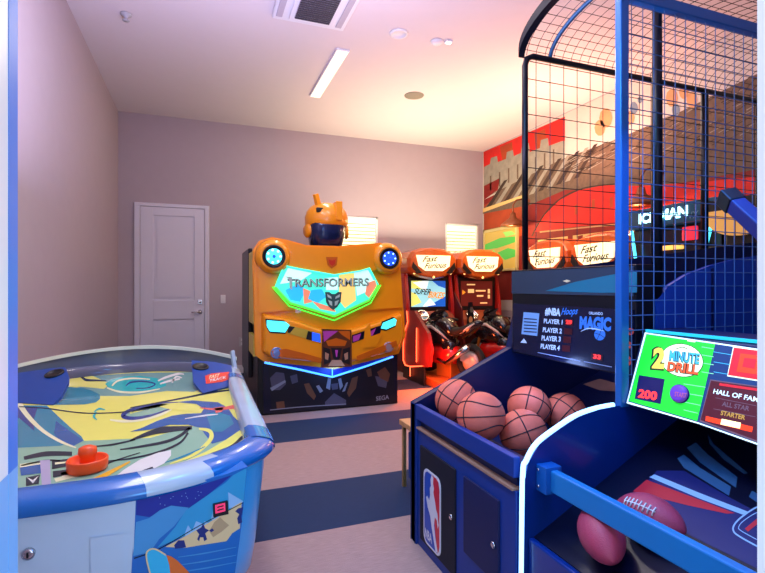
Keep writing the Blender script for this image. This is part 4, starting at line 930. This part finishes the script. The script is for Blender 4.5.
def archpt(x, a, dz=0): return Vector((x, ym+ha*math.cos(a), ZR+hb_*math.sin(a)+dz))
ar = MB(); ar.loft([[archpt(x,a,z) for x,z in ((1.665,-.02),(1.705,-.02),(1.705,.03),(1.665,.03))] for a in [PI*k/24 for k in range(25)]], C_bk, smooth=False); ar.build('front_arch', bbm)
for x in (1.88, 3.66): MB().tube([archpt(x,PI*k/24) for k in range(25)], .012, C_rib if x < 2 else C_bk, 8).build('roof_rib', bbm)
wm = MB(); x = 1.72
while x < XC1: wm.tube([archpt(x,PI*k/16) for k in range(17)], .0021, C_wire, 4, smooth=False); x += .062
for k in range(1,20): a = PI*k/20; wm.tube([archpt(1.68,a), archpt(XC1,a)], .0021, C_wire, 4, smooth=False)
wm.build('roof_mesh', bbm)
wm = MB(); x = XC0+.075
while x < XC1: wm.tube([(x,YZ-.02,1.40),(x,YZ-.02,ZR)], .0026, C_wire, 4, smooth=False); x += .0975
z = 1.47
while z < ZR-.02: wm.tube([(XC0,YZ-.02,z),(XC1,YZ-.02,z)], .0026, C_wire, 4, smooth=False); z += .1
wm.build('side_mesh', bbm)
MB().box((3.64,1.55,1.85),(3.67,2.2,2.5), M_white).build('backboard', bbm, bevel=.006)
MB().tube([(3.5+.11*math.cos(2*PI*k/20),1.87+.11*math.sin(2*PI*k/20),1.95) for k in range(20)], .008, mat('rim_orange',(230,90,30),.4), 8, closed=True).bar((3.60,1.87,1.95),(3.645,1.87,1.95),.03,.03,M_dark).build('rim', bbm)
# basketballs
BR = .104
Bm = mat('basketball_leather',(238,116,92),.6,bump=.5,scale=30); Bs = mat('ball_seam',(40,24,34),.6)
GBb = 'basketballs in the tray of the shooting machine'
bl = thing('basketball', (0,0,0), 'orange basketball at the far left corner of the tray', 'basketball', GBb)
MB().sphere((0,0,0), BR, Bm, 36, 22).build('shell', bl)
se = MB(); r = BR+.0002; N = 48
se.tube([(r*math.cos(2*PI*k/N), r*math.sin(2*PI*k/N), 0) for k in range(N)], .0028, Bs, 6, closed=True)
se.tube([(r*math.cos(2*PI*k/N), 0, r*math.sin(2*PI*k/N)) for k in range(N)], .0028, Bs, 6, closed=True)
for s in (-1,1):
    pts = []
    for k in range(N):
        a = 2*PI*k/N; v = Vector((math.cos(a)*.82, s*(.50+.18*math.cos(2*a)), math.sin(a)*.82)).normalized()*r; pts.append(v)
    se.tube(pts, .0028, Bs, 6, closed=True)
se.build('seams', bl)
spots = [((1.19,2.135,.735),(.5,.2,.9),None), ((1.142,1.83,.737),(1.35,.1,.25),'orange basketball in the tray against the front rail, left of centre'), ((1.53,2.01,.70),(.7,.5,1.7),'orange basketball at the back of the tray under the score board, left one'),
         ((1.335,1.795,.653),(1.2,.35,1.1),'pinkish basketball nearest the white lit edge strip'), ((1.745,2.0,.652),(.3,.9,.4),'basketball in shadow at the back right of the tray')]
for i,(p,rot,lab) in enumerate(spots):
    o = bl if i == 0 else dup(bl, p, 0, lab, GBb)
    o.location = p; o.rotation_euler = rot

# ------------------------------------------------------------------ football machine
fm = thing('football_machine', (1.4,.95,0), 'dark blue football throwing machine with green lit control panel', 'arcade football machine')
YL, YR = 1.385, .50
edge = [(1.03,0.02),(1.035,.3),(1.04,.64),(1.055,.696),(1.099,.7516),(1.185,.797),(1.27,.832),(1.361,.849),(1.444,.854)]
prof_ = [(1.03,0)] + edge[1:] + [(3.3,.86),(3.3,0)]
F_side = mat('football_side_blue',(3,46,130),.3,coat=.3)
MB().prism([(x,YL,z) for x,z in prof_], (0,1,0), .022, F_side).build('side_panel', fm, bevel=.003)
MB().prism([(x,YR,z) for x,z in prof_], (0,1,0), .022, F_side).build('side_panel', fm, bevel=.003)
LEDw = glow('white_blue_led',(150,205,255),2.6)
def smooth3(pts, sub=5):
    P = [Vector(p) for p in pts]; Q = []
    for i in range(len(P)-1):
        a,b,c,d = P[max(i-1,0)],P[i],P[i+1],P[min(i+2,len(P)-1)]
        for k in range(sub):
            t = k/sub; Q.append(.5*((2*b)+(c-a)*t+(2*a-5*b+4*c-d)*t*t+(3*b-a-3*c+d)*t**3))
    return Q+[P[-1]]
MB().tube(smooth3([(x-.004,YL+.010,z+.006) for x,z in edge]), .009, LEDw, 8).build('led_strip', fm)
MB().tube(smooth3([(x-.004,YR+.010,z+.006) for x,z in edge]), .009, LEDw, 8).build('led_strip', fm)
MB().box((1.05,YR+.022,0),(1.075,YL,.44), F_side).build('front_panel', fm, bevel=.006)
RS = .5
rm = MB().prism([(1.075,YR+.022,.44),(1.12,YR+.022,.46),(3.28,YR+.022,.46+RS*2.16),(3.28,YR+.022,.40+RS*2.16),(1.12,YR+.022,.40),(1.075,YR+.022,.40)], (0,1,0), YL-YR-.022, M_inkblue)
PRm = plane((1.12,1,.46), (-RS,0,1))
R_g = mat('ramp_slate',(46,92,140),.4); R_bl = mat('ramp_blue',(10,24,96),.4); R_w = mat('ramp_pale',(150,190,225),.4); R_rd = mat('ramp_red',(200,30,50),.4)
def r_(pts, m, l): rm.gfx(pts, PRm, l, m)
r_([(640,489),(657,470.7),(684,470.7),(729.5,497.5),(757,512),(800,535),(800,600),(756,568),(683,532),(640,505)], R_bl, .0006)
r_([(708,434.7),(713.5,444),(748,473.4),(744,474.2),(724,460),(709.5,444)], R_g, .0010)
r_([(686.8,448),(696,442.7),(708,454.7),(737.5,477.4),(736,488),(700,462.7)], R_g, .0010)
r_([(677.4,458.7),(684,454.7),(700,468),(731,486.8),(729,496),(684,468)], R_g, .0010)
r_([(749,497),(752,491),(756,493),(780,510),(776,516)], R_g, .0010)
r_([(649.4,477.4),(654.7,474.7),(700,493.4),(748,512),(743,515),(700,499)], R_w, .0012)
r_([(633,491.6),(646.7,480),(735,513.5),(727,514),(687,505.4)], R_rd, .0012)
for w_, m_, l_ in ((1.6,R_w,.0014),): rm.stroke([(775,501),(756,508),(741,518),(734,526),(734,532),(740,537),(756,546),(775,556)], w_, PRm, l_, m_)
rm.stroke([(775,508),(757,513),(744,521),(739,527),(741,531),(757,540)], .8, PRm, .0014, R_w); r_([(745,529),(757,519),(775,515),(775,520),(757,525),(748,532)], R_rd, .0014)
r_([(683,533.5),(756,570),(800,596),(800,606),(756,582),(676,540)], M_black, .0010)
rm.build('ball_ramp', fm)
# control console
nC = Vector((-(1.125-.865),0,1.575-1.484))
PC2 = plane((1.575,1.37,1.125), nC)
MB().prism([(1.484,YR+.024,.862),(1.575,YR+.024,1.122),(1.60,YR+.024,1.135),(1.80,YR+.024,1.135),(1.80,YR+.024,.84)], (0,1,0), YL-YR-.026, M_navyd).build('console', fm, bevel=.003)
MB().bar((1.583,YL-.01,1.133),(1.583,YR+.03,1.133),.012,.010, glow('console_cyan_edge',(40,190,210),.8)).build('console_edge_light', fm)
cg = MB(); C_gr = glow('panel_green',(30,225,50),.75); C_bl = glow('panel_blue',(8,60,110),.35); C_w = glow('panel_white',(230,255,250),.8); C_cr = glow('panel_cream',(240,250,200),.7); C_y = glow('panel_yellow',(235,210,80),.7); C_cy = glow('panel_cyan',(70,190,215),.6); C_or = glow('panel_orange',(240,90,40),.7); C_k = mat('panel_ink',(8,30,24),.4)
C_nv = mat('panel_navy',(14,24,90),.3); C_pu = glow('button_purple',(110,60,180),.5); C_rd = glow('panel_red',(225,30,45),.7); C_mr = glow('panel_maroon',(84,14,30),.5); C_gy = glow('panel_grey',(120,90,100),.4); C_gd = glow('panel_gold',(200,150,60),.6); C_hot = glow('panel_hot',(255,240,160),1.4); C_rr = glow('panel_redlamp',(245,60,20),1.0); C_ln = glow('panel_pale_green',(150,245,170),.6)
def c_(pts, m, l): cg.gfx(pts, PC2, l, m)
c_([(645,332.4),(800,355),(800,460),(699,424),(626.6,403.2)], C_w, .0008)
c_([(646.5,334),(800,356.5),(800,458),(698.5,422.4),(628.4,401.8)], C_bl, .0012)
c_([(647,334.6),(715.4,344.4),(697.5,421),(629.4,401)], C_gr, .0016)
for y in (347,355,363,372): cg.stroke([(702,y-(347-y)*0),(714,y+2)], .6, PC2, .0019, C_ln)
for y in (384,393,402,410): cg.stroke([(684,y),(706-(y-384)*.3,y+3.4)], .6, PC2, .0019, C_ln)
for y in (352,362,372): cg.stroke([(714,y),(732,y+3)], .6, PC2, .0019, C_cy)
c_([(688,339.6),(696,340.8),(695.6,342.6),(687.6,341.4)], C_cr, .0020)
def ell_(cx, cy, rx, ry, sk=0.08, n=28): return [(cx+rx*math.cos(2*PI*k/n), cy+ry*math.sin(2*PI*k/n)+sk*rx*math.cos(2*PI*k/n)) for k in range(n)]
c_(ell_(682.5,360.5,21.6,17), C_k, .0022); c_(ell_(682.5,360.5,20.8,16.2), C_cr, .0026)
cg.ptext('2', (650.4,370),(664.4,371),(652.6,346.4), PC2, C_k, .003, .10); cg.ptext('2', (652.4,368.6),(664.6,369.4),(654.4,347.6), PC2, C_y, .0036, .05)
cg.ptext('MINUTE', (669.2,361.2),(699.5,365.4),(670.4,350.4), PC2, C_k, .003, .08); cg.ptext('MINUTE', (669.8,360.6),(699.8,364.6),(670.8,350.6), PC2, C_cy, .0036, .02)
cg.ptext('DRILL', (667.2,371.6),(698.5,375.8),(668.6,361.6), PC2, C_k, .003, .08); cg.ptext('DRILL', (667.8,371),(698.8,375),(669,361.8), PC2, C_or, .0036, .03)
cg.stroke([(676,349.5),(683,347.4),(688,349.4)], .7, PC2, .003, C_k)
c_([(639.4,375.2),(665.2,379.2),(661,404.2),(635,399)], C_nv, .0022); cg.ptext('200', (638.4,397.6),(657,401),(639.8,389), PC2, D_r, .0034, .04)
c_(ell_(680.2,394,10,9.6), C_nv, .0024)
c_([(733.5,346.4),(800,355.5),(800,388),(727.4,376.4)], C_cr, .0018); c_([(734.4,347.6),(800,356.6),(800,386.6),(728.4,375.2)], C_rd, .0022); c_([(741,353.5),(800,361),(800,380),(737,372)], C_rr, .0026); c_([(745,358),(757,359.6),(755,369),(743,367)], C_rd, .0030)
c_([(710.6,379.6),(800,392),(800,458),(700,421.4)], C_gy, .0018); c_([(711.4,380.8),(800,393),(800,456),(701,420.2)], C_mr, .0022)
cg.stroke([(720,384.5),(758,390)], 2.4, PC2, .0026, C_rd)
cg.ptext('HALL OF FAME', (713.6,393.6),(763,403.4),(714.8,389), PC2, C_w, .003, .02); cg.ptext('ALL STAR', (722.4,406.2),(749.5,411.4),(723.4,401.6), PC2, C_gy, .003, .02); cg.ptext('STARTER', (721,415.2),(745.5,420.4),(722,410.6), PC2, C_gd, .003, .03)
for a,b in (((716,398),(757,406)),((714,409),(756,417))): cg.stroke([a,b], .5, PC2, .0026, C_gy)
c_([(706.4,416.2),(753.5,427),(752.5,432.4),(706,421)], C_rr, .0026); c_([(722.4,419),(741.5,423),(740.6,428.8),(721,424.6)], C_hot, .0030)
cg.build('panel_artwork', fm)
bt = MB(); c0 = hit(680.2,394,PC2)+PC2[1]*.003; bt.lathe([(.030,0),(.028,.010),(.022,.012),(.001,.013)], C_pu, c0, PC2[1], 26)
PBt = (PC2[0]+PC2[1]*.0165, PC2[1]); bt.ptext('START', (674.5,396.4),(686.5,398.2),(675,391.6), PBt, mat('button_pink',(230,110,160),.4), .001, .03)
bt.build('start_button', fm)
# padded bar and its bracket
MB().box((1.105,YR+.03,.607),(1.135,YL-.01,.680), mat('bar_blue',(28,124,196),.35)).build('guard_bar', fm, bevel=.005)
M_brk = mat('bracket_blue',(16,94,180),.35)
for ya, yb in ((YL-.05,YL),(YR+.022,YR+.07)):
    bk2 = MB().box((1.085,ya,.60),(1.15,yb,.69), M_brk)
    for z in (.617,.673): bk2.lathe([(.006,0),(.005,.004),(.001,.004)], M_chrome, (1.085,(ya+yb)/2+.014,z), (-1,0,0), 10)
    bk2.build('bar_bracket', fm, bevel=.004)
# cage of the football machine
MB().bar((1.483,YL+.011,.85),(1.483,YL+.011,2.43),.040,.03, M_postblue, up=(0,1,0)).build('cage_post', fm, bevel=.004)
MB().bar((1.483,YR+.011,.85),(1.483,YR+.011,2.43),.046,.03, M_postblue, up=(0,1,0)).build('cage_post', fm, bevel=.004)
for y in (YL+.011,YR+.011):
    MB().bar((1.46,y,2.40),(3.3,y,2.40),.03,.045, M_postblue).build('top_rail', fm, bevel=.004)
    MB().bar((3.28,y,.85),(3.28,y,2.40),.04,.03, M_postblue, up=(0,1,0)).build('rear_post', fm, bevel=.004)
MB().bar((1.483,YL,2.41),(1.483,YR,2.41),.04,.04, M_postblue).build('cross_rail', fm, bevel=.004)
FW = mat('wire_blue',(66,112,165),.4)
for y in (YL+.011,YR+.011):
    wm = MB(); x = 1.53
    while x < 3.27: wm.tube([(x,y,.86),(x,y,2.4)], .0021, FW, 4, smooth=False); x += .057
    z = .91
    while z < 2.38: wm.tube([(1.48,y,z),(3.28,y,z)], .0021, FW, 4, smooth=False); z += .056
    wm.build('side_mesh', fm)
# spot lamp on an arm inside the cage
ln = MB().bar((1.470,.985,1.552),(1.415,.78,1.36),.040,.045, mat('lamp_navy',(8,26,96),.5), up=(-.3,-.2,1)); ln.bar((1.476,1.008,1.574),(1.466,.97,1.537),.046,.052, M_dark, up=(-.3,-.2,1))
lo = ln.build('lamp_housing', fm, bevel=.004)
MB().tube([(1.42,.80,1.36),(1.46,.66,1.30),(1.54,.513,1.30)], .016, M_dark).build('lamp_arm', fm)
# footballs
Fm_ = mat('football_leather',(176,62,92),.5,bump=.4,scale=30); GF = 'footballs on the ramp of the throwing machine'
fb = thing('football', (0,0,0), 'reddish football with white laces on the ramp behind the blue bar', 'football', GF)
HL, FR = .112, .066
pr = [(FR*max(1e-3,(1-(t_)**2))**.72 if abs(t_)<1 else .0005, HL*t_) for t_ in [-1+2*k/22 for k in range(23)]]
MB().lathe(pr, Fm_, (0,0,0), (1,0,0), 28).build('shell', fb)
lc = MB(); L_w = mat('lace_white',(225,228,235),.6)
lc.tube([(x_, 0, FR*max(0,(1-(x_/HL)**2))**.72+.001) for x_ in [-.05+.01*k for k in range(11)]], .0022, L_w, 6)
for k in range(8):
    x_ = -.046+.0131*k; rz = FR*(1-(x_/HL)**2)**.72
    lc.tube([(x_, s*.014, math.sqrt(max(0,rz*rz-.000196))+.0012) if abs(s)>0 else (x_,0,rz+.003) for s in (-1,0,1)], .0022, L_w, 6)
lc.build('laces', fb)
f2 = dup(fb, (0,0,0), 0, 'reddish football lower down the ramp, left of the laced one', GF, skip=('laces',))
def place_ball(o, px_, axis, roll, gap=.0):
    o.location = hit(px_[0], px_[1], (PRm[0]+PRm[1]*(FR+.002+gap), PRm[1]))
    ax = Vector(axis).normalized(); up = Vector(roll); up = (up-ax*up.dot(ax)).normalized(); yy = up.cross(ax)
    o.rotation_euler = Matrix((ax, yy, up)).transposed().to_euler()
place_ball(fb, (649,517), (.10,-1,.05), (-.75,-.15,.75))
place_ball(f2, (601,534), (-.45,-.85,-.22), (-.5,0,1))

# ------------------------------------------------------------------ light
w = bpy.data.worlds.new('world'); scene.world = w; w.use_nodes = True
w.node_tree.nodes['Background'].inputs[0].default_value = (.96,.98,1,1); w.node_tree.nodes['Background'].inputs[1].default_value = 1.6
def area(name, loc, rot, size, power, col, sy=None, spread=None):
    l = bpy.data.lights.new(name,'AREA'); l.energy = power; l.color = col; l.size = size
    if sy: l.shape = 'RECTANGLE'; l.size_y = sy
    if spread: l.spread = spread
    o = bpy.data.objects.new(name, l); o.location = loc; o.rotation_euler = rot; COL.objects.link(o); return o
def point(name, loc, power, col, r=.08):
    l = bpy.data.lights.new(name,'POINT'); l.energy = power; l.color = col; l.shadow_soft_size = r
    o = bpy.data.objects.new(name, l); o.location = loc; COL.objects.link(o); return o
area('near_fill', (-.1,2.5,3.65), (0,0,0), .4, 38, (1,.97,.95), 2.0)  # added light over the table, no strip fitted there
area('ceiling_strip_far', (1.37,5.45,3.68), (0,0,0), .13, 18, (1,.92,.82), 1.3)
area('right_fill', (3.4,4.6,3.65), (0,0,0), .3, 18, (1,.80,.62), 2.5)  # added warm fill, not one of the ceiling fittings
area('lilac_ceiling_fill', (.4,2.6,1.9), (PI,0,0), 1.8, 105, (.66,.60,1))  # added to tint the ceiling lilac, no fixture behind it
area('warm_ceiling_fill', (3.0,6.3,2.1), (PI,0,0), 2.2, 62, (1,.86,.58))  # unseen helper that warms the far ceiling, no lamp there
area('orange_ceiling_fill', (4.0,4.6,2.6), (PI,0,0), 1.0, 40, (1,.45,.30))  # orange wash added for the right of the ceiling, without a fitting
area('centre_fill', (1.2,3.4,3.68), (math.radians(30),0,0), .13, 22, (1,.93,.86), 1.3)  # helper tilted towards the orange cabinet to brighten it, no fitting
point('marquee_glow', (3.85,6.2,2.15), 18, (1,.74,.40), .15)
point('marquee_glow_right', (3.6,4.5,2.1), 16, (1,.42,.20), .15)
point('barn_lamp_glow_far', (4.45,6.3,2.16), 9, (1,.72,.36), .06)
point('barn_lamp_glow_near', (4.4,3.98,2.1), 9, (1,.62,.32), .06)
point('red_neon_glow', (2.58,5.4,.42), 42, (1,.13,.03), .1)
point('blue_v_glow', (1.3,4.80,.45), 4, (.12,.40,1), .1)
area('led_blue_football', (1.25,.95,1.9), (0,0,0), .5, 9, (.05,.30,1))
point('led_blue_tray', (1.5,1.86,.91), 1.4, (.3,.45,1), .05)
area('aisle_blue', (.45,1.35,2.4), (0,math.radians(-50),0), .5, 20, (.02,.42,1))
point('blue_on_table', (.05,.72,.75), 5, (.08,.5,1), .1)
vs = scene.view_settings
scene.display_settings.display_device = 'sRGB'
vs.view_transform = 'Standard'; vs.look = 'None'; vs.gamma = 1.0; vs.exposure = 0.0; vs.use_curve_mapping = False
scene.cycles.use_denoising = True
scene.cycles.max_bounces = 8
scene.cycles.sample_clamp_indirect = 6.0
for o in scene.objects:
    if '_o' in o.keys(): del o['_o']
